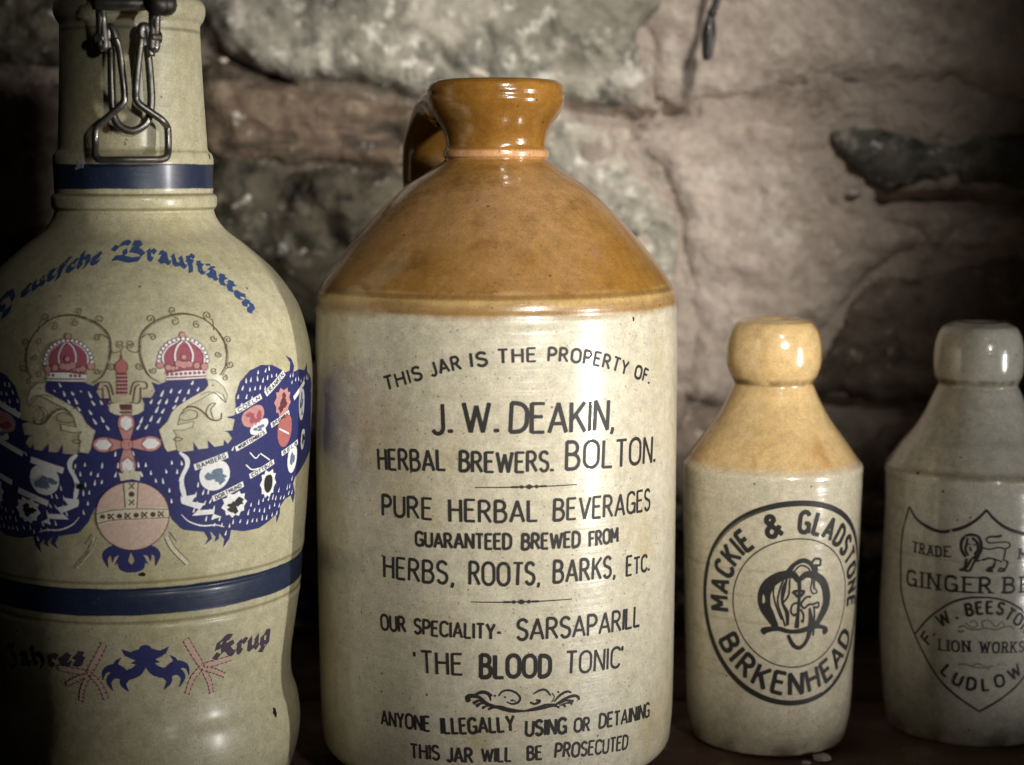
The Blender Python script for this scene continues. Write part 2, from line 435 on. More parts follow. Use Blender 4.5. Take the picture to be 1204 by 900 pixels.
def speckle(m, col, dark, amount=.5, scale=700, crackle=.32):
    v = m.vor(scale); big = m.vor(150)
    n = m.noise(scale*.6, 2)
    f = m.mapr(v, .10, .26, 1, 0); f = m.math('MULTIPLY', f, m.mapr(n, .5, .62))
    c = m.mix(m.math('MULTIPLY', f, amount), col, dark)
    f2 = m.math('MULTIPLY', m.mapr(big, .05, .085, 1, 0), m.mapr(m.noise(38, 1, off=(3, 1, 2)), .52, .58))
    c = m.mix(m.math('MULTIPLY', f2, .85), c, tuple(x*.35 for x in dark))
    cr = m.n.new('ShaderNodeTexVoronoi'); cr.feature = 'DISTANCE_TO_EDGE'; cr.inputs['Scale'].default_value = 170
    wv = m.n.new('ShaderNodeVectorMath'); wv.operation = 'ADD'; m.link(m.co, wv.inputs[0])
    nz = m.n.new('ShaderNodeTexNoise'); m.link(m.co, nz.inputs[0]); nz.inputs['Scale'].default_value = 90
    sc_ = m.n.new('ShaderNodeVectorMath'); sc_.operation = 'SCALE'; m.link(nz.outputs['Color'], sc_.inputs[0]); sc_.inputs['Scale'].default_value = .006
    m.link(sc_.outputs[0], wv.inputs[1]); m.link(wv.outputs[0], cr.inputs['Vector'])
    fc = m.math('MULTIPLY', m.mapr(cr.outputs['Distance'], .008, .03, 1, 0), m.mapr(m.noise(18, 3), .48, .66, 0, crackle))
    c = m.mix(fc, c, dark)
    mot = m.noise(240, 4, .65, off=(5, 5, 5)); c = m.mix(.5, c, m.ramp(mot, [(.32, .72), (.68, 1.28)]), 'MULTIPLY')
    grain = m.noise(1500, 2, .6)
    return m.mix(.55, c, m.ramp(grain, [(.3, .72), (.7, 1.28)]), 'MULTIPLY')

def jar_mat(zline, zneck, zring, front):
    m = NT('salt_glazed_stoneware'); z = m.sep()[2]
    wob = m.math('MULTIPLY', m.math('SUBTRACT', m.noise(16, 4, .6), .5), .010)
    zz = m.math('ADD', z, wob)
    # ochre dip above, cream body below
    och = m.mix(m.noise(26, 4, .6), (.185, .088, .014), (.30, .150, .033))
    och = m.mix(m.mapr(m.noise(13, 3, .5, off=(1, 4, 0)), .5, .75), och, (.31, .175, .07))
    och = m.mix(m.mapr(m.noise(34, 5, .7, off=(6, 1, 9)), .50, .70, 0, .75), och, (.13, .058, .011))
    och = m.mix(m.mapr(m.noise(19, 4, .6, off=(2, 8, 3)), .56, .72, 0, .8), och, (.29, .16, .09))
    och = m.mix(m.mapr(z, zneck-.004, zneck+.014), och, m.mix(m.noise(60, 3, stretch=(1, 1, .35)), (.115, .048, .006), (.27, .128, .025)))
    cream = m.mix(m.noise(9, 3, .55), (.44, .395, .28), (.53, .495, .395))
    cream = m.mix(m.mapr(m.noise(30, 4, .6, stretch=(1, 1, .6), off=(7, 2, 1)), .5, .8), cream, (.41, .34, .19))
    c = m.mix(m.mapr(zz, zline-.0035, zline+.0005), cream, (.30, .185, .075))
    c = m.mix(m.mapr(zz, zline+.0015, zline+.004), c, (.42, .28, .11))
    c = m.mix(m.mapr(zz, zline+.0045, zline+.0075), c, och)
    # brown glaze settled in the turned grooves, pale where it ran thin on the collar
    for dz, wd, cc in ((.0052, .0010, (.16, .075, .016)), (.0, .0008, (.26, .15, .05))):
        g = m.mapr(m.math('ABSOLUTE', m.math('SUBTRACT', z, zline+dz)), wd*.3, wd*1.6, .75, 0)
        c = m.mix(g, c, cc)
    g = m.mapr(m.math('ABSOLUTE', m.math('SUBTRACT', z, zring)), .0006, .0024, .8, 0)
    c = m.mix(g, c, (.50, .27, .13))
    c = speckle(m, c, (.13, .07, .025), .75, 560, .15)
    rough = m.mapr(z, zline-.02, zneck, .34, .2)
    glaze_common(m, c, rough, coat=m.mapr(z, zline-.004, zline+.004, .45, .8), coatr=.07, bumps=.35)
    return m.m
def ginger_mat(name, zline, top, body, tint, coat=.8, zg=0.0):
    m = NT(name); z = m.sep()[2]
    wob = m.math('MULTIPLY', m.math('SUBTRACT', m.noise(45, 3, .5), .5), .003)
    zz = m.math('ADD', z, wob)
    t = m.mix(m.noise(40, 4, .6), top[0], top[1])
    t = m.mix(m.mapr(m.noise(34, 4, .6, off=(2, 5, 1), stretch=(1, 1, .5)), .48, .70), t, top[2])
    b = m.mix(m.noise(16, 3, .5), body[0], body[1])
    b = m.mix(m.mapr(m.noise(28, 4, .6, stretch=(1, 1, .35)), .55, .8, 0, .7), b, tint)
    lines = m.noise(80, 2, .5, stretch=(.08, .08, 6))
    b = m.mix(m.mapr(lines, .62, .7, 0, .35), b, tint)
    c = m.mix(m.mapr(zz, zline-.003, zline-.0012), b, top[3])
    c = m.mix(m.mapr(zz, zline-.001, zline+.002), c, t)
    gd = m.mapr(m.math('ABSOLUTE', m.math('SUBTRACT', z, zg)), .0002, .0022, 1, 0)
    c = m.mix(m.math('MULTIPLY', gd, m.mapr(m.noise(90, 3, .6, off=(1, 3, 2)), .36, .62, .15, .9)), c, (.13, .075, .03))
    ft = m.mapr(zz, .001, .010, .75, 0); c = m.mix(m.math('MULTIPLY', ft, m.mapr(m.noise(60, 4), .4, .6)), c, (.16, .12, .08))
    c = speckle(m, c, tuple(x*.45 for x in tint), .4, 800)
    glaze_common(m, c, .2, coat=coat, coatr=.05, bumps=.25)
    return m.m
def krug_mat(bands, grooves):
    m = NT('grey_salt_glaze_with_cobalt_bands'); z = m.sep()[2]
    c = m.mix(m.noise(14, 4, .6), (.43, .395, .25), (.53, .49, .335))
    c = m.mix(m.mapr(m.noise(24, 4, .6, off=(4, 4, 4)), .5, .8, 0, .7), c, (.42, .365, .165))
    for g, wd in grooves:
        f = m.mapr(m.math('ABSOLUTE', m.math('SUBTRACT', z, g)), wd*.2, wd, .6, 0)
        c = m.mix(f, c, (.17, .13, .05))
    wob = m.math('MULTIPLY', m.math('SUBTRACT', m.noise(60, 3, .6), .5), .0011)
    zz = m.math('ADD', z, wob)
    blue = m.mix(m.noise(60, 4, .65), (.009, .015, .040), (.022, .036, .08))
    for a, b in bands:
        f = m.math('MULTIPLY', m.mapr(zz, a-.0003, a+.0003), m.mapr(zz, b-.0003, b+.0003, 1, 0))
        c = m.mix(f, c, blue)
    c = speckle(m, c, (.12, .10, .05), .6, 640, 0.0)
    glaze_common(m, c, .45, coat=.28, coatr=.22, bumps=.3)
    return m.m
def clay_mat(name, a, b, rough=.8, scale=60):
    m = NT(name); c = m.mix(m.noise(scale, 4, .6), a, b)
    m.bsdf(c, rough, .3, normal=m.bump(m.noise(scale*5, 3), .4, .0006)); return m.m
DARKIN = clay_mat('unglazed_inside', (.05, .03, .015), (.10, .06, .03))
CHIP = clay_mat('chipped_clay', (.05, .04, .03), (.09, .08, .06))
PIT = clay_mat('iron_pit', (.008, .007, .006), (.02, .017, .013), .5)
SCUFF = clay_mat('pale_scuff', (.42, .44, .42), (.6, .62, .6), .7, 300)
def metal_mat():
    m = NT('dull_steel_wire'); n = m.noise(140, 4, .6)
    c = m.mix(m.mapr(n, .5, .75), (.20, .19, .17), (.07, .05, .035))
    m.bsdf(c, m.mapr(n, .3, .8, .28, .6), .5, metal=.9, normal=m.bump(m.noise(500, 3), .2, .0003)); return m.m
STEEL = metal_mat()
def dark_metal():
    m = NT('dark_tarnished_metal'); m.bsdf(m.mix(m.noise(90, 3), (.02, .018, .016), (.06, .05, .042)), .45, .5, metal=.5,
        normal=m.bump(m.noise(300, 3), .3, .0004)); return m.m
DMETAL = dark_metal()

def tube(name, pts, r, mat, parent, sides=12, closed=False, sub=6):
    P = catmull(pts, sub, closed) if sub else np.array(pts, float)
    n = len(P); V = []; F = []
    T = np.gradient(P, axis=0) if not closed else (np.roll(P, -1, 0)-np.roll(P, 1, 0))
    up = np.array([0, -1, 0.0]) if abs(T[0][1]) < .9*np.linalg.norm(T[0]) else np.array([1.0, 0, 0])
    rr = r if hasattr(r, '__len__') else [r, r]
    prev = None
    for i in range(n):
        t = T[i]/(np.linalg.norm(T[i])+1e-12)
        a = (prev if prev is not None else up); a = a-t*(a@t); a /= np.linalg.norm(a)+1e-12; prev = a
        b = np.cross(t, a); ri = np.interp(i/max(n-1, 1), np.linspace(0, 1, len(rr)), rr)
        for k in range(sides):
            q = 2*math.pi*k/sides; V.append(P[i]+ri*(math.cos(q)*a+math.sin(q)*b))
    m = n if closed else n-1
    for i in range(m):
        for k in range(sides):
            F.append((i*sides+k, i*sides+(k+1) % sides, ((i+1) % n)*sides+(k+1) % sides, ((i+1) % n)*sides+k))
    if not closed:
        F.append(tuple(range(sides))[::-1]); F.append(tuple((n-1)*sides+k for k in range(sides)))
    return mesh(name, V, F, mat, parent)
# ================================================================== POTS
def dense(pr, n=10):
    P = catmull(pr, n); return [tuple(p) for p in P]
def neck_inner(prof, depth, t):
    R, z = prof[-1]
    return prof + [(R-.0012, z+.0006), (R-t*.5, z+.0008), (R-t*.85, z-.0002), (R-t, z-.002), (R-t-.0006, z-.008), (R-t-.0006, z-depth), (.0005, z-depth-.002)]

# ---------- large ochre and cream jar
J = Rev((583.5, 450), .645, [(769, 900), (777, 884), (784, 868), (788.5, 850), (790.5, 820), (792, 760), (794, 640), (795.6, 520), (796.6, 420), (796, 385),
    (795.4, 372), (795.8, 364), (794.6, 357), (795, 350), (792, 340), (780, 319), (753.6, 285.5), (723, 251), (690, 220), (662, 201), (648, 191.5), (643.4, 187.5),
    (645.2, 184.5), (645.6, 181), (645.2, 177.5), (642.6, 174.5), (641.8, 170), (643.6, 160), (648.5, 149), (656, 138), (662, 127), (664, 119), (663.2, 113), (663.8, 108), (662, 101), (657.5, 97)], seed=1)
prof = J.pr
rb, zb = prof[0]
prof = dense([(rb-.010, 0.0), (rb-.0055, .0018), (rb-.0025, .006)] + [p for p in prof if p[1] > .0085], 7)
J.finish(prof)
jar = empty('stoneware_jar', (J.xc, J.D, 0), 'largest stoneware jar, cream body under an ochre shoulder, covered in black lettering', 'jar')
zline = J.cast(583, 369)[1]; zneck = J.cast(582, 192)[1]; zring = J.cast(582, 181)[1]
JM = jar_mat(zline, zneck, zring, 0)
J.build('body', neck_inner(prof, .05, .013), JM, jar)
# handle: a pulled strap from the back of the neck down to the shoulder
def jar_handle():
    az = math.radians(112.5)   # measured from the viewer-right direction, away from the viewer
    dx, dy = math.cos(az), math.sin(az)
    zt, zs = J.cast(583, 122)[1], J.cast(583, 214)[1]
    Rn = float(J.R(zring+.012))
    Rs = float(J.R(zs-.004))
    path = [(Rn-.004, zt-.002), (Rn+.004, zt+.0005), (Rn+.014, zt+.001), (Rn+.024, zt-.004), (Rn+.0335, zt-.013), (Rn+.0350, zt-.024), (Rn+.0330, zt-.034), (Rn+.0310, zs-.004), (Rs+.003, zs-.014), (Rs-.002, zs-.022)]
    P = catmull([(a, b, 0) for a, b in path], 7)[:, :2]; T = np.gradient(P, axis=0); n = len(P); S = 20
    V = []; F = []
    side = np.array([-dy, dx, 0])
    for i in range(n):
        t = T[i]/np.hypot(*T[i]); nn = np.array([t[1], -t[0]])
        f = i/(n-1); wd = .0175+.003*abs(2*f-1)**2; th = .0062+.002*(1-f)
        for k in range(S):
            q = 2*math.pi*k/S; a = math.copysign(abs(math.cos(q))**.8, math.cos(q))*wd; b = math.sin(q)*th*(1+.25*math.cos(2*q))
            r = P[i, 0]+nn[0]*b; z = P[i, 1]+nn[1]*b
            V.append((r*dx+side[0]*a, r*dy+side[1]*a, z))
    for i in range(n-1):
        for k in range(S): F.append((i*S+k, i*S+(k+1) % S, (i+1)*S+(k+1) % S, (i+1)*S+k))
    mesh('handle', V, F, jar_mat(zline, zneck, -1.0, 0), jar)
jar_handle()

# ---------- tan ginger beer bottle
G = Rev((907.5, 560), .676, [(991, 877), (996.5, 869), (999, 856), (1000, 830), (1003, 780), (1008, 690), (1012, 610), (1014, 572), (1014.8, 556), (1015.2, 552), (1014.6, 547.5), (1012.2, 544), (1008.6, 539.5),
    (994.8, 519), (977, 494), (966, 474), (960.5, 462), (957.6, 455), (956.2, 451.5), (957.4, 448), (962, 440), (965.6, 430), (966.8, 418), (966, 402), (962.3, 389), (956, 380), (949.6, 377)], seed=3)
rb, zb = G.pr[0]
gp = [(rb-.0035, 0.0), (rb-.0008, .0008), (rb+.0006, .0026)] + [p for p in G.pr[1:] if p[1] > .006]
gprof = dense(gp, 7); G.finish(gprof)
ginger = empty('ginger_beer_bottle', (G.xc, G.D, 0), 'small bottle with honey tan top and round black stamp, right of the big jar', 'bottle')
gz = G.cast(907, 557)[1]
GM = ginger_mat('tan_topped_glaze', gz, ((.60, .40, .17), (.68, .49, .25), (.50, .26, .08), (.62, .53, .38)), ((.51, .455, .325), (.59, .54, .42)), (.38, .28, .13), zg=G.cast(911, 452)[1])
G.build('body', neck_inner(gprof, .03, .0085), GM, ginger, 176)

# ---------- pale bottle at the right edge
B = Rev((1146, 560), .6925, [(1258, 858), (1262, 830), (1257, 720)], seed=5)
def bsil(x, y): return B.sil(x, y)
Bl = [(1041, 867), (1034, 858), (1030.5, 846), (1031, 825), (1033.5, 740), (1037, 660), (1039.8, 600), (1040.4, 566), (1040.6, 558), (1040.0, 549), (1040.6, 545), (1042.2, 541.5), (1045.6, 537.5), (1061.7, 515.5), (1074, 502), (1086, 484), (1094, 468), (1100, 456), (1102.6, 451.5),
      (1102, 448), (1098.6, 440), (1097.2, 428), (1098.4, 408), (1102, 394), (1108, 384), (1117.4, 379.5)]
B.pr = [B.sil(*p) for p in Bl]
rb, zb = B.pr[0]
bp = [(rb-.0034, 0.0), (rb-.0012, .0009), (rb+.0008, .0030)] + [p for p in B.pr[1:] if p[1] > .006]
bprof = dense(bp, 7); B.finish(bprof)
pale = empty('ginger_beer_bottle', (B.xc, B.D, 0), 'all-pale grey ginger beer bottle with shield and lion stamp, at the far right edge', 'bottle')
bz = B.cast(1146, 560)[1]
BM = ginger_mat('pale_grey_glaze', bz, ((.43, .41, .35), (.48, .46, .39), (.38, .35, .28), (.30, .27, .2)), ((.43, .41, .34), (.49, .47, .40)), (.33, .29, .20), coat=.55, zg=B.cast(1149, 452)[1])
# one uniform glaze: the dip line lies below the foot
B.build('body', neck_inner(bprof, .03, .0085), BM, pale, 176)

# ---------- swing-top krug at the left edge
K = Rev((163.5, 430), .622, [(336, 900), (348, 874), (353, 842), (350, 813), (343.5, 793), (342, 768), (345, 742), (348.5, 718), (351.5, 697), (353.2, 688), (352.4, 684), (353.6, 680), (354.8, 668), (355.8, 655), (355.6, 650), (354.2, 646.5),
    (356.2, 642), (357.8, 634), (358.6, 618), (360.5, 595), (362.5, 560), (364.5, 528), (366, 496), (367.4, 463), (367, 426), (361, 389), (349, 354), (323, 318), (290, 289), (267.5, 272), (256.5, 259), (252.4, 250), (252.0, 246.5), (254.8, 242), (255.2, 233), (253.4, 229.4),
    (250.6, 227), (250.8, 223), (250.6, 210), (250.8, 196), (251.2, 192.5), (250.6, 186), (248.6, 181), (244.6, 176.5), (243.4, 165), (241.6, 140), (239.4, 110), (237, 70), (235.4, 38), (235.6, 31), (239, 25.5), (241.4, 18), (241, 9), (237.5, 3.5), (232, 0)], seed=2, wob=.0008)
rb, zb = K.pr[0]
kp = [(rb-.013, 0.0), (rb-.009, .0015), (rb-.0055, .006)] + K.pr
kprof = dense(kp, 6); K.finish(kprof)
krug = empty('swing_top_krug', (K.xc, K.D, 0), 'tall beige flagon with blue bands, eagle print and wire swing clasp, farthest left', 'flagon')
def kz(x, y): return K.cast(x, y)[1]
ax = lambda y: 163.5+(y-430)*.0275
band1 = (kz(ax(222), 222.5), kz(ax(193), 193)); band2 = (kz(ax(723), 723.5), kz(ax(692), 691.5))
KM = krug_mat([band1, band2], [(kz(ax(246), 229.5), .0008), (kz(ax(246), 247), .0008), (kz(ax(685), 685), .0009), (kz(ax(730), 732), .0009), (kz(ax(29), 32), .001)])
K.build('body', neck_inner(kprof, .03, .009), KM, krug, 256)
# stopper lid with its dark seal
zt = K.pr[-1][1]; Rt = K.pr[-1][0]
def lathe(name, prof, mat, parent, off=(0, 0, 0), seg=72):
    th = np.linspace(0, 2*np.pi, seg, endpoint=False); V = []; n = len(prof)
    for r, z in prof: V += [(off[0]+r*math.cos(t), off[1]+r*math.sin(t), off[2]+z) for t in th]
    F = [(i*seg+j, i*seg+(j+1) % seg, (i+1)*seg+(j+1) % seg, (i+1)*seg+j) for i in range(n-1) for j in range(seg)]
    F += [tuple(range(seg))[::-1], tuple((n-1)*seg+j for j in range(seg))]
    return mesh(name, V, F, mat, parent)
lathe('seal', [(Rt-.004, zt), (Rt+.0005, zt+.0004), (Rt+.0012, zt+.0018), (Rt+.0005, zt+.0034), (Rt-.004, zt+.0036)], DMETAL, krug)
lid = lathe('stopper', [(Rt-.004, zt+.0037), (Rt+.002, zt+.0040), (Rt+.003, zt+.006), (Rt+.002, zt+.012), (Rt-.006, zt+.018), (Rt-.018, zt+.020)], KM, krug)

def kpt(px, py, off): 
    th, z = K.cast(px, py, off); return K.local(np.array([th]), np.array([z]), np.array([K.R(z)+off]))[0]
def c8(pts): return [(60+x/3.75, y/3.75) for x, y in pts]
def wire(name, pts, offs, r, closed=False, sub=5, parent=krug):
    if not hasattr(offs, '__len__'): offs = [offs]*len(pts)
    return tube(name, [kpt(x, y, o) for (x, y), o in zip(c8(pts), offs)], r, STEEL, parent, 10, closed, sub)
clasp = wire('clasp_lever', [(398, 165), (390, 230), (382, 300), (374, 390), (374, 432), (392, 462), (440, 496), (490, 532), (512, 562), (516, 600), (516, 660), (510, 690), (490, 702), (440, 705), (320, 706), (230, 706), (206, 698), (197, 680), (196, 630), (197, 585), (210, 555), (262, 508), (312, 462), (324, 432), (320, 370), (308, 270), (296, 200), (284, 170)],
     [.009]*4+[.008]*4+[.006]*18+[.008, .009], .0013)
wire('clasp_loop', [(410, 120), (422, 190), (432, 280), (440, 380), (442, 450), (434, 510), (412, 552), (362, 578), (310, 562), (282, 524), (272, 470), (268, 380), (266, 280), (264, 190), (264, 130)], .0042, .0014)
wire('clasp_hook', [(410, 205), (400, 170), (396, 140), (402, 122), (416, 120), (426, 140), (432, 190), (438, 250)], .0075, .0017)
wire('clasp_hook', [(290, 205), (284, 165), (276, 140), (264, 122), (252, 132), (250, 170), (252, 215)], .0075, .0016)
wire('side_arm', [(452, -40), (450, 20), (450, 100), (446, 160), (444, 205), (454, 216), (462, 204), (462, 150), (464, 60), (466, -30)], .0085, .0016)
wire('side_arm', [(214, -40), (222, 20), (228, 80), (234, 150), (238, 200), (228, 210), (220, 198), (218, 100), (212, 0)], .0085, .0015)
wire('pivot_pin', [(440, 166), (462, 166), (484, 167)], .0085, .0019, sub=3)
wire('pivot_pin', [(196, 170), (216, 169), (236, 168)], .0085, .0019, sub=3)
wire('clasp_bridge', [(186, 14), (260, 16), (340, 17), (420, 16), (500, 8), (540, 2)], .010, .0024, sub=3)
for xx in (470, 500): 
    p = kpt(60+xx/3.75, 20/3.75, .011); tube('rivet', [p+np.array([0, .002, 0]), p-np.array([0, .004, 0])], .004, DMETAL, krug, 12, sub=0)
# wear on the krug: chips and pits
def blob(rev, px, py, rx, ry, name, mat, parent, seed=0, off=.00012, bulge=.0):
    r = random.Random(seed); c = rev.uv(px, py); ink = Ink(rev)
    pts = []
    for k in range(14):
        a = 2*math.pi*k/14; q = r.uniform(.7, 1.2); pts.append((c[0]+rx*q*math.cos(a), c[1]+ry*q*math.sin(a)))
    ink.fill(catmull(pts, 3, True), off, grid=2.5); return ink.build(name, mat, parent)
blob(K, 323, 838, 4.2, 6.2, 'iron_pit', PIT, krug, 3)
blob(K, 168, 675.5, 4.2, 2.8, 'iron_pit', PIT, krug, 4)
blob(K, 246, 184, 3.6, 3.6, 'iron_pit', PIT, krug, 5)
blob(K, 206, 305, 1.2, 1.2, 'iron_pit', PIT, krug, 6)
blob(K, 164.5, 337, 1.5, 1.2, 'iron_pit', PIT, krug, 7)
blob(K, 96, 572, 5, 4, 'iron_pit', PIT, krug, 8, off=.0006)
blob(B, 1079.5, 556.5, 2.2, 2.0, 'iron_pit', PIT, pale, 9)
blob(B, 1109, 578, 1.4, 1.4, 'iron_pit', PIT, pale, 10)
blob(J, 744.5, 375, 1.3, 3, 'iron_pit', PIT, jar, 11)
STAIN = ink_mat('rust_stain', (.10, .055, .022), .49, .6, 260, .09)
blob(K, 93, 172, 9, 6, 'rust_stain', STAIN, krug, 21, off=.00002); blob(K, 150, 171, 16, 7, 'rust_stain', STAIN, krug, 22, off=.00003); blob(K, 126, 150, 14, 10, 'rust_stain', STAIN, krug, 23, off=.00004)
# torn pale residue across the upper band
sc = Ink(K, .00025); r_ = random.Random(9)
c = K.uv(95, 193)
for k in range(22):
    x0 = c[0]+r_.uniform(-15, 12); y0 = c[1]+r_.uniform(-8, 7)-abs(x0-c[0])*.1
    sc.stroke(catmull([(x0, y0), (x0+r_.uniform(-5, 5), y0+r_.uniform(-5, 6)), (x0+r_.uniform(-6, 8), y0+r_.uniform(-4, 8))], 5), r_.uniform(.6, 1.6))
sc.build('glue_residue', SCUFF, krug)

# ================================================================== SHELF AND WALL
def wood_mat():
    m = NT('dark_shelf_wood'); g = m.noise(30, 5, .6, stretch=(.25, 3, 3), dist=.6)
    c = m.mix(g, (.055, .030, .020), (.14, .08, .055)); c = m.mix(m.mapr(m.noise(40, 4), .5, .7), c, (.16, .115, .09))
    m.bsdf(c, .7, .3, normal=m.bump(m.math('ADD', g, m.noise(300, 3)), .5, .0012)); return m.m
WOOD = wood_mat()
def plank(y0, y1, seed):
    r = random.Random(seed); V = []; F = []; nx, ny = 60, 10
    for i in range(nx+1):
        for j in range(ny+1):
            x = -.75+1.5*i/nx; y = y0+(y1-y0)*j/ny
            e = min(j, ny-j); z = -.0003 + (-.0025 if e == 0 else (-.0006 if e == 1 else 0)) - abs(noise.noise(Vector((x*9, y*30, seed))))*.0008
            V.append((x, y, z))
    for i in range(nx):
        for j in range(ny): a = i*(ny+1)+j; F.append((a, a+ny+1, a+ny+2, a+1))
    b = len(V); 
    V += [(-.75, y0, -.028), (.75, y0, -.028), (.75, y1, -.028), (-.75, y1, -.028)]
    row0 = [i*(ny+1) for i in range(nx+1)]; row1 = [i*(ny+1)+ny for i in range(nx+1)]
    F.append(tuple(row0[::-1]+[b, b+1])); F.append(tuple(row1+[b+2, b+3])); F.append((b, b+3, b+2, b+1))
    F.append(tuple(list(range(0, ny+1))+[b+3, b])); F.append(tuple([nx*(ny+1)+j for j in range(ny, -1, -1)]+[b+1, b+2]))
    return mesh('plank', V, F, WOOD, shelf)
shelf = bpy.data.objects.new('shelf', None); C.objects.link(shelf)
setp(shelf, 'dark worn wooden shelf that all the bottles stand on', 'shelf')
for k, (a, b) in enumerate(((.50, .612), (.614, .728), (.730, .852))): plank(a, b, k)

YW = .835
def wp(px, py): p = on_depth(px, py, YW); return (p[0], p[2])
def stone_mat(name, a, b, dark, light, lime, sc=1.0, rough=.85, dk=.5, veins=(1, 1, 1)):
    m = NT(name)
    n1 = m.noise(16*sc, 6, .62, dist=.4, stretch=veins); n2 = m.noise(55*sc, 5, .65, off=(3, 0, 1)); n3 = m.noise(180, 4, .6)
    c = m.mix(m.mapr(n1, .35, .65), a, b)
    c = m.mix(m.mapr(m.noise(30*sc, 6, .68, off=(9, 2, 5), stretch=veins), dk, dk+.16), c, dark)
    c = m.mix(m.math('MULTIPLY', m.mapr(n2, .54, .66), .75), c, light)
    c = m.mix(m.mapr(m.noise(85, 5, .7, off=(1, 7, 3)), .66-.1*lime, .74-.08*lime, 0, .9), c, (.60, .57, .50))
    c = m.mix(.7, c, m.ramp(n3, [(.3, .7), (.7, 1.3)]), 'MULTIPLY')
    h = m.math('ADD', m.math('MULTIPLY', n2, 1.0), m.math('MULTIPLY', n3, .5))
    m.bsdf(c, rough, .35, normal=m.bump(h, .8, .004)); return m.m
ST = {
 'grey': stone_mat('grey_limewashed_stone', (.24, .225, .18), (.44, .40, .33), (.10, .10, .085), (.58, .54, .45), 1.3),
 'brown': stone_mat('shaded_brown_bedded_stone', (.09, .062, .04), (.17, .122, .085), (.045, .034, .022), (.26, .20, .145), .5, .9, veins=(.5, 1, 2.6), dk=.5),  # brown bedding, with the jar's cast shadow worked into the colour
 'dark': stone_mat('shadow_darkened_stone', (.05, .045, .030), (.10, .086, .058), (.022, .02, .015), (.19, .165, .125), .6, 1.4, dk=.48),  # dark stone, colour deepened further to stand in for the jar's shadow
 'plaster': stone_mat('pinkish_limewash_render', (.40, .33, .275), (.53, .45, .385), (.25, .20, .155), (.60, .53, .46), .5, .8, dk=.55, veins=(.7, 1, 1.5)),
 'black': stone_mat('blackened_stone', (.085, .083, .072), (.17, .16, .135), (.04, .04, .035), (.34, .32, .27), .6, 1.5),
 'umber': stone_mat('umber_stone', (.15, .118, .09), (.23, .18, .145), (.085, .065, .05), (.30, .245, .2), .4, 1.1),
}
wall = bpy.data.objects.new('stone_wall', None); C.objects.link(wall)
setp(wall, 'rough old stone wall with patchy pinkish limewash behind the bottles', 'wall')
def relief(x, z, a, f, seed):
    return a*noise.fractal(Vector((x*f, z*f, seed)), 1.0, 2.1, 5)
# mortar and render sheet behind the stones
nx, nz = 430, 250; V = []; F = []
CR = [np.array([wp(*p) for p in q]) for q in ([(668, 128), (700, 132), (742, 140), (800, 134)], [(742, 136), (745, 156)], [(800, 480), (900, 474), (1000, 480), (1100, 478), (1250, 474)], [(1040, 238), (1120, 236), (1250, 244)], [(800, 612), (1100, 616), (1250, 624)], [(250, 60), (300, 84), (330, 92)])]
def crack(x, z):
    d = 9.0
    for q in CR:
        for k in range(len(q)-1):
            ax_, az_ = q[k]; bx_, bz_ = q[k+1]; L2 = (bx_-ax_)**2+(bz_-az_)**2
            t = min(1, max(0, ((x-ax_)*(bx_-ax_)+(z-az_)*(bz_-az_))/L2)); d = min(d, math.hypot(x-ax_-t*(bx_-ax_), z-az_-t*(bz_-az_)))
    return d
for i in range(nx+1):
    for j in range(nz+1):
        x = -.6+1.2*i/nx; z = -.03+.66*j/nz
        k_ = min(1, max(0, (x+.0+.03*noise.noise(Vector((x*9, z*9, 3))))/.05))
        y = YW+.0045-.0056*k_+relief(x, z, .006, 22, 7)+relief(x, z, .002, 100, 2)
        cd_ = crack(x, z)
        if cd_ < .006: y += .014*(1-cd_/.006)
        V.append((x, y, z))
for i in range(nx):
    for j in range(nz): a = i*(nz+1)+j; F.append((a, a+1, a+nz+2, a+nz+1))
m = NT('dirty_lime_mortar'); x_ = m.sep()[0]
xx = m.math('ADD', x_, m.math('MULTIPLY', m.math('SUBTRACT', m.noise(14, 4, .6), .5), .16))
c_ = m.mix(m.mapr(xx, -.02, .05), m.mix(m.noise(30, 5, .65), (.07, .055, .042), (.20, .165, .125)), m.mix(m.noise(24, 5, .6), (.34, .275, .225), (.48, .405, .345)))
c_ = m.mix(m.mapr(m.noise(70, 5, .7), .60, .68, 0, .8), c_, (.52, .48, .42))
c_ = m.mix(m.mapr(m.noise(26, 6, .68, off=(2, 2, 8)), .50, .66, 0, .75), c_, (.17, .13, .10))
n_ = m.noise(170, 4, .6); m.bsdf(c_, .9, .3, normal=m.bump(m.math('ADD', n_, m.noise(50, 4)), .9, .005))
mesh('mortar', V, F, m.m, wall)
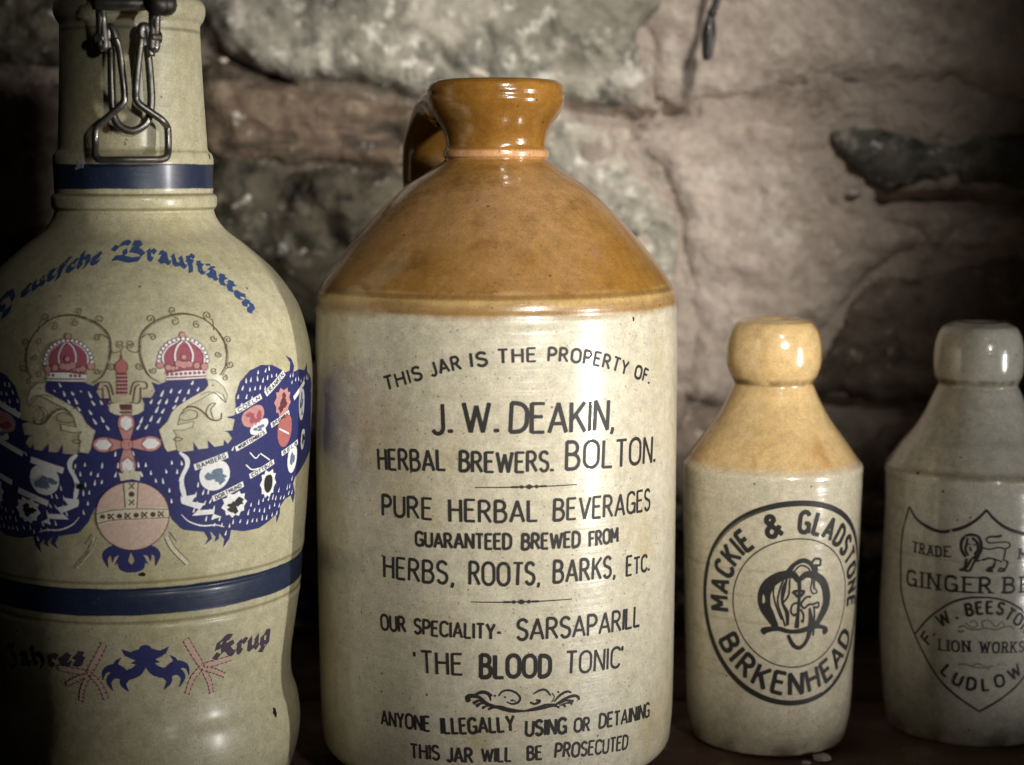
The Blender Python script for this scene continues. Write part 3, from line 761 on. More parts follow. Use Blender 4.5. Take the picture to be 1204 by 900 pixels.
def stone(pts_px, mat, proud, edge, seed, rough=.004, f=26, tilt=(0, 0), name='stone', smooth_n=4, grid=.0028, ripple=0):
    P = np.array([wp(*p) for p in pts_px]); P = catmull(P, smooth_n, True)
    # broken, uneven outline
    Q = []
    for i in range(len(P)):
        a, b = P[i], P[(i+1) % len(P)]; L = np.hypot(*(b-a)); k = max(1, int(L/.0025))
        for j in range(k):
            p = a+(b-a)*j/k; q = .0032*noise.fractal(Vector((p[0]*45, p[1]*45, seed+.5)), 1, 2, 4); q2 = .0032*noise.fractal(Vector((p[0]*45, p[1]*45, seed+9.5)), 1, 2, 4)
            Q.append((p[0]+q, p[1]+q2))
    P = np.array(Q); m = len(P); lo, hi = P.min(0), P.max(0); ins = []
    for x in np.arange(lo[0], hi[0], grid):
        for z in np.arange(lo[1], hi[1], grid):
            if inside(P, x, z): 
                d = np.min(np.hypot(P[:, 0]-x, P[:, 1]-z))
                if d > grid*.5: ins.append((x, z))
    vin = [Vector((float(a), float(b))) for a, b in list(P)+ins]
    r = delaunay_2d_cdt(vin, [(i, (i+1) % m) for i in range(m)], [list(range(m))], 1, 1e-7)
    cx, cz = P.mean(0); V = []
    for v in r[0]:
        x, z = v.x, v.y; d = float(np.min(np.hypot(P[:, 0]-x, P[:, 1]-z)))
        e = min(1, d/edge); e = math.sqrt(max(0, 1-(1-e)**2))
        y = YW+.007 - e*(proud*.5+.009) + relief(x, z, rough, f, seed)*(.5+.5*e) + relief(x, z, .0030, 95, seed+3) + tilt[0]*(x-cx) + tilt[1]*(z-cz)
        if ripple: y += ripple*math.sin(z*260+6*noise.noise(Vector((x*10, z*10, seed))))*e
        V.append((x, y, z))
    return mesh(name, V, [tuple(f) for f in r[2]], ST[mat], wall)
stone([(236, -60), (238, 20), (250, 52), (285, 76), (325, 88), (400, 92), (455, 108), (500, 118), (560, 112), (640, 120), (700, 128), (746, 128), (760, 96), (752, 40), (765, -60)], 'grey', .012, .014, 1, .006, 24)
stone([(772, -60), (762, 60), (770, 118), (850, 124), (960, 108), (1080, 112), (1240, 118), (1240, -60)], 'plaster', .010, .02, 2, .004, 14, grid=.0034)
stone([(234, 72), (300, 96), (400, 104), (470, 124), (520, 138), (520, 190), (440, 196), (330, 192), (245, 180)], 'brown', .004, .010, 3, .005, 26, ripple=.0007)
stone([(250, 190), (330, 200), (440, 204), (505, 205), (500, 260), (440, 330), (420, 420), (330, 420), (262, 330)], 'dark', .008, .014, 4, .008, 34)
stone([(640, 138), (690, 142), (738, 152), (752, 200), (792, 250), (800, 330), (790, 400), (720, 400), (640, 260)], 'grey', .004, .012, 5, .008, 40)
stone([(764, 142), (850, 136), (930, 140), (958, 190), (1000, 244), (1100, 252), (1250, 250), (1250, 292), (1080, 300), (1015, 330), (985, 380), (940, 410), (880, 462), (812, 470), (806, 330), (795, 250), (752, 170)], 'plaster', .012, .016, 6, .0045, 15, grid=.0032, ripple=.0004)
stone([(972, 160), (1010, 152), (1060, 153), (1110, 156), (1160, 155), (1250, 158), (1250, 222), (1160, 224), (1110, 226), (1050, 228), (1005, 208)], 'black', .019, .016, 7, .0025, 30)
stone([(1000, 345), (1060, 318), (1150, 306), (1250, 300), (1250, 470), (1150, 472), (1060, 472), (960, 470), (905, 455), (960, 415)], 'umber', .012, .012, 9, .004, 28, ripple=.0004)
stone([(800, 492), (900, 486), (1000, 490), (1110, 484), (1110, 540), (1060, 600), (960, 610), (800, 600)], 'umber', .006, .012, 10, .006, 24, ripple=.0004)
stone([(1120, 488), (1260, 484), (1260, 620), (1110, 620)], 'brown', .005, .010, 11, .006, 30)
stone([(800, 620), (940, 622), (1090, 628), (1100, 760), (800, 770)], 'dark', -.001, .012, 12, .007, 30)
stone([(1110, 636), (1260, 632), (1260, 770), (1112, 770)], 'dark', -.001, .012, 13, .007, 30)
stone([(-60, -60), (-60, 60), (60, 80), (224, 60), (222, -60)], 'dark', .006, .014, 14, .007, 26)
stone([(-60, 80), (60, 96), (224, 84), (232, 180), (236, 260), (100, 270), (-60, 260)], 'umber', .004, .014, 15, .007, 26)
stone([(-60, 280), (110, 284), (240, 280), (258, 420), (240, 560), (-60, 560)], 'dark', .004, .014, 16, .007, 26)
stone([(262, 432), (420, 434), (640, 430), (790, 440), (790, 600), (520, 610), (262, 600)], 'umber', .002, .014, 17, .007, 24)
stone([(250, 620), (520, 624), (790, 614), (790, 760), (240, 770)], 'dark', .000, .014, 18, .007, 24)
stone([(-60, 575), (236, 574), (234, 770), (-60, 770)], 'dark', .000, .014, 19, .007, 24)
# loose mortar lumps along the joints
for k, (px, py, s) in enumerate([(600, 118, 12), (716, 150, 5), (540, 112, 9), (566, 88, 14), (768, 128, 5), (1008, 228, 9), (880, 476, 10), (262, 70, 6)]):
    stone([(px-s*1.4, py), (px-s*.5, py-s*.7), (px+s*.7, py-s*.5), (px+s*1.4, py+s*.2), (px+s*.3, py+s*.7), (px-s*.7, py+s*.5)], 'plaster' if k != 2 else 'grey', .014, .006, 30+k, .003, 60, name='mortar_lump', grid=.0016, smooth_n=3)

# cord with a knotted end hanging in front of the wall
def cord_mat():
    m = NT('blackened_cord'); n = m.noise(300, 4, .6); m.bsdf(m.mix(n, (.008, .008, .008), (.04, .036, .032)), .38, .5, coat=.3, normal=m.bump(n, .6, .001)); return m.m
CORD = cord_mat()
cord = empty('hanging_cord', tuple(on_depth(838, 20, .80)), 'short black cord with a thick bound end hanging against the wall at the top', 'cord')
def cp(px, py): return on_depth(px, py, .80) - np.array(cord.location)
tube('cord_strand', [cp(862, -90), (cp(850, -40)), cp(843, 0), cp(838.5, 12), cp(836, 20)], .0019, CORD, cord, 10)
tube('bound_end', [cp(836.5, 16), cp(835.5, 22), cp(834.2, 32), cp(833, 42), cp(832.2, 54), cp(831.6, 63), cp(832, 69), cp(832.5, 71)], [.0016, .0019, .0030, .0033, .0029, .0026, .0022, .0008], CORD, cord, 14)
tube('binding', [cp(838.5, 14)+np.array([-.0022, -.001, 0]), cp(836.5, 16)+np.array([0, -.0026, 0]), cp(835.5, 17)+np.array([.0022, -.001, 0])], .0009, CORD, cord, 8)

# crumb of stone on the shelf by the tan bottle
def flake(px, py, s, seed, label):
    d = ray(px, py); t = -CAMH/d[2]; c = (d[0]*t, d[1]*t, 0)
    r = random.Random(seed); bm = bmesh.new(); bmesh.ops.create_icosphere(bm, subdivisions=2, radius=1)
    for v in bm.verts:
        q = 1+.35*noise.noise(v.co*1.7+Vector((seed, 0, 0))); v.co = Vector((v.co.x*s*q*1.2, v.co.y*s*q*.8, max(-.2, v.co.z)*s*q*.55+s*.11))
    me = bpy.data.meshes.new('mortar_flake'); bm.to_mesh(me); bm.free(); me.materials.append(ST['plaster'])
    o = bpy.data.objects.new('mortar_flake', me); C.objects.link(o); o.location = c
    setp(o, label, 'flake')
flake(966, 893, .0034, 3, 'pale flake of mortar lying on the shelf in front of the tan bottle')
flake(948, 898, .0016, 5, 'tiny pale crumb on the shelf at the foot of the tan bottle')
# ================================================================== PRINT ON THE BIG JAR
def q5(x, y): return (360+x/2.6174, 370+y/2.6174)
def q6(x, y): return (360+x/2.6174, 620+y/2.6174)
def line(rev, mat, parent, words, name='inscription_line', **kw):
    ink = Ink(rev)
    for wd in words:
        text, base, h0, h1, wt = wd[:5]; k = dict(kw); 
        if len(wd) > 5: k.update(wd[5])
        lay_text(ink, text, rev.uvs(base), h0, h1, wt, **k)
    return ink.build(name, mat, parent)
L = lambda text, c, x0, y0, x1, y1, h0, h1, wt, **k: (text, [c(x0, y0), c(x1, y1)], h0/2.617, h1/2.617, wt, k)
def A3(text, pts, h, wt): return (text, [q5(*p) for p in pts], h, h, wt, dict(gap=.26))
line(J, INK, jar, [A3('THIS', [(248, 232), (300, 216), (358, 198)], 15.5, 2.6), A3('JAR', [(388, 190), (430, 178), (477, 168)], 15.5, 2.6), A3('IS', [(510, 161), (557, 156)], 15.5, 2.6),
    A3('THE', [(592, 149), (650, 146), (706, 144)], 15.5, 2.6), A3('PROPERTY', [(745, 142), (830, 147), (910, 160), (985, 184)], 15.5, 2.6), A3('OF.', [(1010, 194), (1032, 202), (1054, 212)], 15, 2.6)])
line(J, INK, jar, [L('J.', q5, 390, 364, 447, 363, 90, 90, 4.0), L('W.', q5, 487, 362, 588, 361, 88, 88, 4.0), L('DEAKIN,', q5, 628, 361, 943, 354, 88, 90, 3.9, gap=.17)])
line(J, INK, jar, [L('HERBAL', q5, 224, 474, 428, 479, 62, 61, 3.1), L('BREWERS.', q5, 474, 482, 757, 481, 60, 60, 3.1), L('BOLTON.', q5, 800, 476, 1072, 451, 84, 80, 3.4)])
def rule(a, mid, b):
    ink = Ink(J); A, M, Bp = J.uv(*a), J.uv(*mid), J.uv(*b)
    ink.stroke([A, M, Bp], 1.5, taper=[.8, 1, 1, 1, .8])
    t = (Bp-A)/np.hypot(*(Bp-A)); n = np.array([-t[1], t[0]])
    for dx, r in ((-9, 2.4), (0, 3.2), (9, 2.4)):
        c = M+t*dx; ink.fill([c-t*r*2, c-n*r, c+t*r*2, c+n*r], 0, 3)
    for dx in (-17, 17): ink.stroke([M+t*(dx-4), M+t*(dx+4)], 2.6)
    ink.build('printed_rule', INK, jar)
rule(q5(520, 532), q5(686, 530), q5(832, 523))
line(J, INK, jar, [L('PURE', q5, 236, 616, 386, 629, 62, 64, 3.0), L('HERBAL', q5, 443, 636, 710, 635, 66, 62, 3.0), L('BEVERAGES', q5, 762, 633, 1056, 600, 64, 66, 2.9)])
line(J, INK, jar, [L('GUARANTEED', q5, 338, 710, 630, 721, 42, 46, 2.9), L('BREWED', q5, 665, 722, 840, 714, 46, 46, 2.9), L('FROM', q5, 872, 713, 957, 698, 44, 42, 2.9)])
line(J, INK, jar, [L('HERBS,', q5, 241, 806, 452, 830, 64, 68, 3.0), L('ROOTS,', q5, 504, 830, 716, 830, 68, 66, 3.0), L('BARKS,', q5, 762, 825, 948, 806, 66, 64, 3.0), L('E', q5, 985, 804, 1000, 801, 60, 60, 2.9), L('TC.', q5, 1008, 799, 1054, 786, 50, 50, 2.9)])
rule(q6(508, 230), q6(662, 230), q6(817, 221))
line(J, INK, jar, [L('OUR', q6, 233, 315, 306, 322, 46, 44, 2.7), L('SPECIALITY-', q6, 335, 326, 598, 343, 44, 44, 2.7), L('SARSAPARILL', q6, 650, 345, 1024, 303, 62, 62, 2.9, gap=.17)])
line(J, INK, jar, [L("'", q6, 334, 450, 342, 450, 64, 64, 2.8), L('THE', q6, 358, 448, 480, 454, 66, 62, 2.9), L('BLOOD', q6, 538, 461, 750, 457, 68, 64, 3.9), L('TONIC', q6, 800, 451, 962, 430, 66, 62, 2.7), L("'", q6, 968, 430, 976, 428, 62, 62, 2.8)])
line(J, INK, jar, [L('ANYONE', q6, 233, 605, 380, 627, 42, 44, 2.6), L('ILLEGALLY', q6, 418, 634, 640, 625, 46, 44, 2.8), L('USING', q6, 676, 641, 798, 633, 44, 46, 2.9), L('OR', q6, 825, 629, 870, 625, 40, 40, 2.6), L('DETAINING', q6, 902, 618, 1054, 582, 42, 44, 2.6)])
line(J, INK2, jar, [L('THIS', q6, 324, 708, 410, 716, 42, 42, 2.6), L('JAR', q6, 435, 720, 512, 724, 42, 42, 2.7), L('WILL', q6, 542, 720, 630, 721, 38, 42, 2.5), L('BE', q6, 682, 716, 724, 713, 40, 40, 2.5), L('PROSECUTED', q6, 766, 709, 987, 681, 42, 42, 2.4)])
# leaf scroll ornament
def s6(x, y): return (530+x/7.082, 790+y/7.082)
orn = Ink(J)
def os(pts, w, taper=None, n=7): orn.stroke(catmull(J.uvs([s6(*p) for p in pts]), n), w, taper=taper)
os([(330, 290), (400, 296), (500, 322), (610, 326), (720, 306), (800, 285), (880, 275)], 5.2, [.5, 1.1, 1.0, .45, .9, 1.2, .6])
os([(400, 200), (430, 165), (490, 155), (550, 180), (578, 220), (560, 255), (510, 268), (466, 250)], 2.7, [.7, 1, 1, 1.1, .6])
os([(500, 240), (522, 238)], 2.4)
os([(448, 210), (458, 214)], 2.2)
os([(688, 185), (740, 155), (790, 152), (830, 195)], 2.6, [.6, 1, 1.1, .7])
os([(662, 255), (700, 268), (740, 245), (710, 235)], 3.0, [.8, 1, 1.3, .7])
os([(150, 245), (140, 215), (175, 200), (240, 215), (300, 260), (370, 290)], 5, [1.3, 1.1, .9, .7, .6, .7])
os([(205, 190), (260, 170), (315, 185), (335, 240)], 3.6, [.8, 1.2, 1.2, .5])
os([(190, 262), (240, 240), (300, 268)], 3.4, [1.2, .8, .4])
os([(215, 285), (260, 262), (320, 280)], 3.2, [1.3, .8, .4])
os([(265, 302), (300, 285), (345, 290)], 2.6, [1.3, .8, .4])
os([(315, 312), (350, 300), (400, 305)], 2.6, [1.3, .8, .4])
os([(330, 185), (345, 200)], 2.2); os([(365, 205), (372, 195)], 2.4)
os([(845, 180), (862, 210), (840, 255)], 1.3)
os([(860, 250), (910, 195), (965, 165), (1000, 172)], 3.2, [.5, 1, 1, .8])
os([(880, 270), (950, 225), (1020, 200), (1060, 210), (1064, 232)], 3.6, [.8, .9, 1, 1, 1])
os([(900, 270), (960, 240), (1020, 245)], 2.8, [.5, .9, 1.2]); os([(930, 268), (990, 258), (1010, 270)], 2.6, [.5, .9, 1.2])
os([(905, 280), (940, 275), (952, 292)], 2.6, [.5, .9, 1.2]); os([(860, 290), (890, 290), (900, 300)], 2.4, [.6, .9, 1.3]); os([(890, 165), (900, 172)], 2.2)
orn.build('leaf_scroll_ornament', INK, jar)

# ================================================================== STAMP ON THE TAN BOTTLE
def q8(x, y): return (780+x/2.6462, 560+y/2.6471)
il, ir = G.uv(*q8(217, 370)), G.uv(*q8(565, 380)); it, ib = G.uv(*q8(395, 196)), G.uv(*q8(398, 595))
cG = np.array([(il[0]+ir[0])/2, (it[1]+ib[1])/2]); rin_u = (ir[0]-il[0])/2; rin_v = (ib[1]-it[1])/2
print('stamp', cG, rin_u, rin_v)
SX = rin_u/rin_v
def circ_pts(r, a0=0, a1=360, n=120): return [(cG[0]+SX*r*math.cos(math.radians(a)), cG[1]+r*math.sin(math.radians(a))) for a in np.linspace(a0, a1, n)]
k_out = rin_v*118.5/75.5
ring = Ink(G)
ring.stroke(circ_pts(k_out, n=160)[:-1], 4.6, closed=True); ring.stroke(circ_pts(k_out-3.4, -150, 60, 100), 2.4, taper=[.3, 1, .9, 1, .3])
ring.stroke(circ_pts(k_out-3.0, 70, 200, 80), 2.8, taper=[.3, 1, 1, .3])
ring.stroke(circ_pts(rin_v, n=120)[:-1], 1.5, closed=True)
ring.build('stamp_ring', INK, ginger)
def arcbase(r, a0, a1, n=24): return circ_pts(r, a0, a1, n)
def ringtext(text, r, a0, a1, h, wt, up=1, **k):
    ink = Ink(G); lay_text(ink, text, np.array(arcbase(r, a0, a1)), h, h, wt, up=up, jitter=.008, **k); ink.build('stamp_lettering', INK, ginger)
rr = rin_v
ringtext('MACKIE', rr*1.10, 171, 232, rr*.32, 4.4, gap=.24)
ringtext('&', rr*1.10, 246, 257.5, rr*.32, 4.5)
ringtext('GLADSTONE', rr*1.10, 271, 369, rr*.32, 4.3, gap=.28)
ringtext('BIRKENHEAD', rr*1.42, 151, 29, rr*.32, 4.3, gap=.34)
mono = Ink(G)
def m8(x, y): return (840+x/7.5, 630+y/7.5)
def ms(pts, w, taper=None, off=0.0): mono.stroke(catmull(G.uvs([m8(*p) for p in pts]), 6), w*1.4, taper=taper, off=off)
ms([(740, 400), (700, 350), (640, 345), (560, 370), (480, 430), (440, 520), (445, 620), (490, 710), (540, 800)], 9, [.5, .8, 1, 1.2, 1.2, 1.0, .6])
ms([(760, 380), (810, 345), (880, 350), (950, 400), (985, 490), (985, 600), (940, 710), (900, 780)], 7.5, [.6, .9, 1, 1.1, 1, .6])
ms([(650, 330), (700, 260), (780, 220), (850, 250), (890, 330)], 4.6, [1.2, .8, .9, .8, 1])
ms([(700, 320), (760, 265), (830, 290), (860, 380), (850, 470), (870, 510), (905, 500), (890, 470)], 1.5)
ms([(860, 240), (890, 205), (935, 212), (930, 260), (890, 262), (905, 300), (880, 400), (880, 470)], 2.2)
ms([(745, 370), (750, 470), (742, 620), (725, 810)], 4.2, [1, .7, .7, 1.1])
ms([(690, 495), (745, 540), (790, 495), (740, 490), (700, 492)], 2.6)
ms([(610, 385), (570, 500), (560, 600), (600, 720), (625, 800)], 1.6); ms([(640, 380), (610, 480), (600, 590), (640, 680), (645, 790)], 3.2, [.5, 1.3, .6, 1.2, .8]); ms([(665, 385), (655, 520), (610, 590)], 1.6)
ms([(540, 400), (520, 500), (545, 620), (590, 740)], 1.4)
ms([(850, 540), (810, 545), (765, 600), (790, 640), (830, 610), (870, 605), (915, 590), (915, 630), (870, 630)], 2.0)
ms([(740, 590), (690, 610), (675, 670), (700, 705), (715, 690)], 1.8)
ms([(760, 650), (785, 700), (780, 760), (765, 745)], 2.0)
ms([(840, 640), (850, 760), (830, 880), (790, 960), (740, 990), (690, 960), (650, 880)], 3.4, [.7, 1.3, 1.6, 1.1, 1, 1.1, .9]); ms([(880, 640), (880, 760), (870, 880)], 2.0)
ms([(425, 850), (460, 830), (560, 820), (660, 845), (760, 840), (880, 800), (960, 810), (985, 835), (960, 855)], 4.4, [1.3, 1, .9, .8, 1, 1, .8, 1.1])
mono.build('monogram', INK, ginger)

# ================================================================== STAMP ON THE PALE BOTTLE
def q4(x, y): return (1050+x/7.5, 580+y/7.5)
def q4b(x, y): return (1050+x/5.625, 690+y/5.625)
cB = B.uv(*q4(825, 150))[0]
def mir(P): P = np.array(P); return np.stack([2*cB-P[:, 0], P[:, 1]], 1)[::-1]
sh = Ink(B)
top = catmull(B.uvs([q4(145, 120), q4(220, 240), (1102, 624.6), q4(520, 330), q4(650, 290), q4(750, 225), q4(825, 150)]), 6)
side = catmull(B.uvs([q4(145, 120), q4(95, 300), q4(70, 500), q4(70, 750), q4b(60, 60), q4b(145, 320), q4b(290, 590), q4b(430, 730), q4b(575, 828)]), 6)
side[-1][0] = cB
sh.stroke(top, 3.4, taper=[.7, 1.3, 1.2, .8]); sh.stroke(mir(top), 3.4, taper=[.8, 1.2, 1.3, .7])
sh.stroke(side, 2.3); sh.stroke(mir(side), 2.3)
bow = catmull(B.uvs([q4b(148, 310), q4b(250, 195), q4b(380, 110), q4b(500, 75), (1160, 702.5)]), 6); bow[-1][0] = cB
sh.stroke(bow, 2.4); sh.stroke(mir(bow), 2.4)
sh.build('shield_outline', INK2, pale)
SER = dict(serif=True, gap=.34, contrast=.7, jitter=.006)
def bl(words, mat=INK2, name='stamp_lettering', **kw):
    for t, base, h, wt, k in words:
        ink = Ink(B); kk = dict(kw); kk.update(k); lay_text(ink, t, base, h, h, wt, **kk); ink.build(name, mat, pale)
tr = B.uvs([q4(178, 515), q4(345, 552), q4(495, 560)])
bl([('TRADE', tr, 11.5, 1.8, {}), ('MARK', mir(B.uvs([q4(190, 520), q4(320, 548), q4(495, 560)])), 11.5, 1.8, {})], **SER)
gl = B.uvs([q4(128, 808), q4(300, 838), q4(560, 868), q4(862, 880)])
bl([('GINGER', gl, 17.5, 2.4, {}), ('BEER', np.array([B.uv(*q4(980, 878)), (B.uv(*q4(980, 878))[0]+66, gl[2][1]+.5), (cB+(cB-gl[0][0])*.98, gl[0][1])]), 17.5, 2.4, {})], **SER)
E1 = B.uvs([q4b(232, 384), q4b(262, 345)]); E2 = B.uvs([q4b(325, 265), q4b(385, 225)]); 
bl([('F', B.uvs([q4b(237, 382), q4b(264, 346)]), 13, 2.4, {}), ('.', B.uvs([q4b(268, 322), q4b(276, 314)]), 13, 2.2, {}), ('W', B.uvs([q4b(318, 268), q4b(385, 232)]), 14, 2.4, {}), ('.', B.uvs([q4b(420, 212), q4b(430, 208)]), 13, 2.2, {}),
    ('BEESTON', np.vstack([B.uvs([q4b(492, 192), q4b(600, 178), q4b(700, 182)]), mir(B.uvs([q4b(300, 290), q4b(360, 240), q4b(430, 206)]))]), 13.5, 2.5, {})], gap=.3)
bl([('LION', B.uvs([q4b(308, 418), q4b(400, 427), q4b(508, 428)]), 12, 1.6, {}), ('WORKS', np.array([B.uv(*q4b(578, 434)), B.uv(*q4b(700, 436)), B.uv(*q4b(860, 430))]), 12, 1.6, {})], **SER)
bl([('LUDLOW', B.uvs([q4b(318, 568), q4b(400, 640), q4b(500, 680), q4b(620, 684), q4b(740, 650), q4b(850, 575)]), 13.5, 2.5, {})], gap=.55)
sq = Ink(B)
def bs(pts, w, c=q4b, off=0.0, ink=None, taper=None): (ink or sq).stroke(catmull(B.uvs([c(*p) for p in pts]), 5), w, taper=taper, off=off)
bs([(470, 290), (440, 300), (435, 270), (470, 262), (500, 280), (560, 285), (620, 275), (680, 285), (730, 270), (780, 262), (800, 285)], 1.5)
bs([(480, 240), (520, 270), (560, 255), (540, 225), (510, 235)], 1.2); bs([(600, 270), (590, 230), (640, 225), (680, 265), (720, 230), (740, 270)], 1.2)
bs([(430, 515), (480, 515), (520, 525), (560, 510), (600, 525), (640, 530), (690, 515), (750, 520)], 1.5); bs([(530, 530), (560, 535), (640, 540)], 1.2)
sq.build('printed_flourish', INKP, pale)
li = Ink(B)
def lf(pts, w, taper=None): bs(pts, w, q4, ink=li, taper=taper)
lf([(640, 560), (605, 500), (605, 430), (640, 380), (700, 368), (750, 385), (775, 430), (780, 490), (755, 545), (700, 575)], 3.4)
lf([(660, 400), (650, 450), (640, 500), (665, 550)], 2.6); lf([(700, 395), (745, 440), (750, 500), (720, 540)], 3.2); lf([(660, 450), (685, 455)], 1.4); lf([(705, 452), (730, 458)], 1.4); lf([(675, 480), (690, 500), (680, 510)], 2.4)
lf([(780, 480), (850, 495), (930, 480), (985, 495), (985, 540), (975, 590)], 1.9)
lf([(985, 495), (1030, 470), (1015, 435), (930, 435), (850, 440), (825, 410), (850, 385), (920, 385), (955, 375)], 2.2, [1, .9, .8, .9, 1.4])
lf([(760, 560), (720, 600), (680, 680), (640, 682), (660, 640), (690, 580)], 2.6); lf([(650, 580), (630, 660), (595, 675), (630, 682)], 2.8)
lf([(720, 600), (790, 590), (860, 575), (960, 605)], 2.2)
lf([(900, 590), (885, 650), (835, 665), (835, 685), (880, 685)], 3.4); lf([(975, 590), (1010, 610), (990, 665), (940, 665), (935, 688), (990, 685)], 2.4)
li.build('lion_emblem', INK2, pale)
# ================================================================== PRINT ON THE KRUG
def k3(x, y): return (x/5.625, 340+y/5.625)
def k4(x, y): return (120+x/4.5, 340+y/4.5)
def k5(x, y): return (x/4.5, 480+y/4.5)
def k6(x, y): return (180+x/4.5, 480+y/4.5)
def kt(x, y): return (120+x/6.02, 270+y/6.02)
def kt0(x, y): return (x/7.5, 270+y/7.5)
def k7(x, y): return (x/3.254, 700+y/3.254)
KA = (K.uv(149, 523)[0]+K.uv(144, 430)[0]+K.uv(157, 600)[0])/3
def kmir(P): P = np.array(P, float).reshape(-1, 2); return np.stack([2*KA-P[:, 0], P[:, 1]], 1)[::-1]
def ku(c, *pts): return K.uvs([c(*p) for p in pts])
LAY = .00004
blue, drops, cream, line_, pink, red, crown, maroon, white, txt, teal = [Ink(K, .00008+LAY*i) for i in (0, 1, 1, 4, 2, 3, 1, 4, 2, 4, 3)]
def both(f, P, *a, **k): f(P, *a, **k); f(kmir(P), *a, **k)
# blue bodies of the eagle
neck = ku(k4, (262, 492), (300, 505), (345, 487), (440, 476), (545, 466), (560, 500), (562, 525), (520, 562), (455, 598), (402, 640), (360, 692), (338, 750), (322, 790), (300, 800), (290, 850))
tail_l = ku(k4, (150, 850), (140, 720), (165, 668), (215, 648), (226, 612), (210, 574), (262, 574), (282, 540), (262, 492))
body_out = ku(k6, (60, 125), (100, 215), (150, 232), (215, 225), (212, 178), (240, 218), (292, 212), (288, 170), (325, 205), (372, 196), (376, 168), (395, 190), (418, 160), (395, 128), (372, 122), (420, 118), (432, 60), (385, 50), (438, 35))
wing = ku(k4, (708, 640), (704, 570), (728, 492), (780, 432), (840, 402), (900, 402), (945, 425), (970, 442), (992, 432), (995, 390), (970, 352), (1000, 368), (1015, 405), (1012, 440), (1040, 424), (1070, 430), (1082, 392), (1086, 440), (1100, 460)) 
wing_r = [(366, 450), (365.5, 480), (365, 510), (364, 530)]
wing_low = ku(k6, (822, 240), (800, 290), (752, 365), (740, 400), (750, 450), (740, 502), (728, 462), (700, 480), (672, 520), (670, 560), (652, 610), (652, 560), (610, 600), (560, 635), (480, 652), (412, 645), (404, 690), (370, 738), (376, 695), (350, 660), (348, 690), (325, 708), (330, 680), (300, 650), (312, 690), (275, 722), (290, 690), (268, 655), (160, 645), (118, 600), (92, 560), (60, 520), (-20, 480), (-80, 380))
cx_ = np.array([[KA, K.uv(150, 560)[1]], [KA, K.uv(149, 500)[1]]])
P = np.vstack([body_out[1:], ku(k4, (700, 690)), wing[:1], wing[1:], K.uvs(wing_r), wing_low])
blue.fill(P, 0, 6); blue.fill(kmir(P), 0, 6)
P2 = np.vstack([neck[:-1], ku(k4, (310, 800)), body_out[:2]*0+ku(k6, (95, 215), (60, 300)), [[KA+2, K.uv(150, 585)[1]]], [[KA+2, K.uv(149, 492)[1]]], tail_l[2:]])
blue.fill(P2, .00001, 6); blue.fill(kmir(P2), .00002, 6)
P3 = np.vstack([ku(k6, (60, 300), (100, 225), (150, 240), (200, 300), (170, 380), (165, 450), (160, 560), (150, 640), (100, 590), (0, 400), (-130, 390)), [[KA, K.uv(150, 575)[1]], [KA, K.uv(149, 520)[1]]]])
blue.fill(P3, .00002, 6); blue.fill(kmir(P3), .00003, 6)
# little tail below the orb, repeated as a crest under the lower band
def crest(cx, cy, s, poly):
    pass
def bstroke(conv, c0, pts, w, taper):
    P_ = catmull(ku(conv, *pts), 6); blue.stroke(P_, w, taper=taper); Q_ = P_.copy(); Q_[:, 0] = 2*c0-Q_[:, 0]; blue.stroke(Q_, w, taper=taper)
for pts, w_, tp in (([(710, 735), (730, 790), (735, 830), (705, 862)], 9, [1.2, 1.1, 1, .5]), ([(700, 748), (620, 742), (560, 780), (572, 842)], 8, [1, 1.3, 1.1, .15]),
    ([(740, 800), (700, 850), (645, 845), (625, 800)], 7, [1, 1.2, .9, .15]), ([(670, 745), (605, 775), (596, 815)], 7, [1.2, 1.1, .15]), ([(660, 760), (640, 790), (610, 830)], 5, [1.2, 1, .15])):
    bstroke(k5, KA, pts, w_, tp)
cf = K.uv(*k7(556, 200))[0]
P = np.vstack([[[cf, K.uv(*k7(556, 190))[1]]], ku(k7, (540, 194), (532, 206), (500, 218), (466, 206), (478, 232), (500, 242), (520, 250), (500, 262)), [[cf-1, K.uv(*k7(556, 268))[1]]], [[cf, K.uv(*k7(556, 262))[1]]]])
blue.fill(P, 0, 4); Pm = P.copy(); Pm[:, 0] = 2*cf-Pm[:, 0]; blue.fill(Pm[::-1], 0, 4)
for pts, w_, tp in (([(555, 248), (525, 290), (480, 308), (445, 305)], 10, [1, 1.3, 1.2, .7]), ([(490, 305), (445, 276), (403, 290), (394, 324)], 6.5, [1.2, 1.3, 1.1, .15]), ([(480, 310), (438, 306), (418, 330), (432, 364)], 6.5, [1.2, 1.3, 1.1, .15]),
    ([(495, 300), (472, 335), (492, 368)], 7.5, [1.3, 1.2, .15]), ([(470, 300), (445, 265), (463, 240)], 6, [1.3, 1.1, .15]), ([(450, 290), (415, 285), (398, 300)], 6, [1.3, 1.1, .3])):
    bstroke(k7, cf, pts, w_, tp)
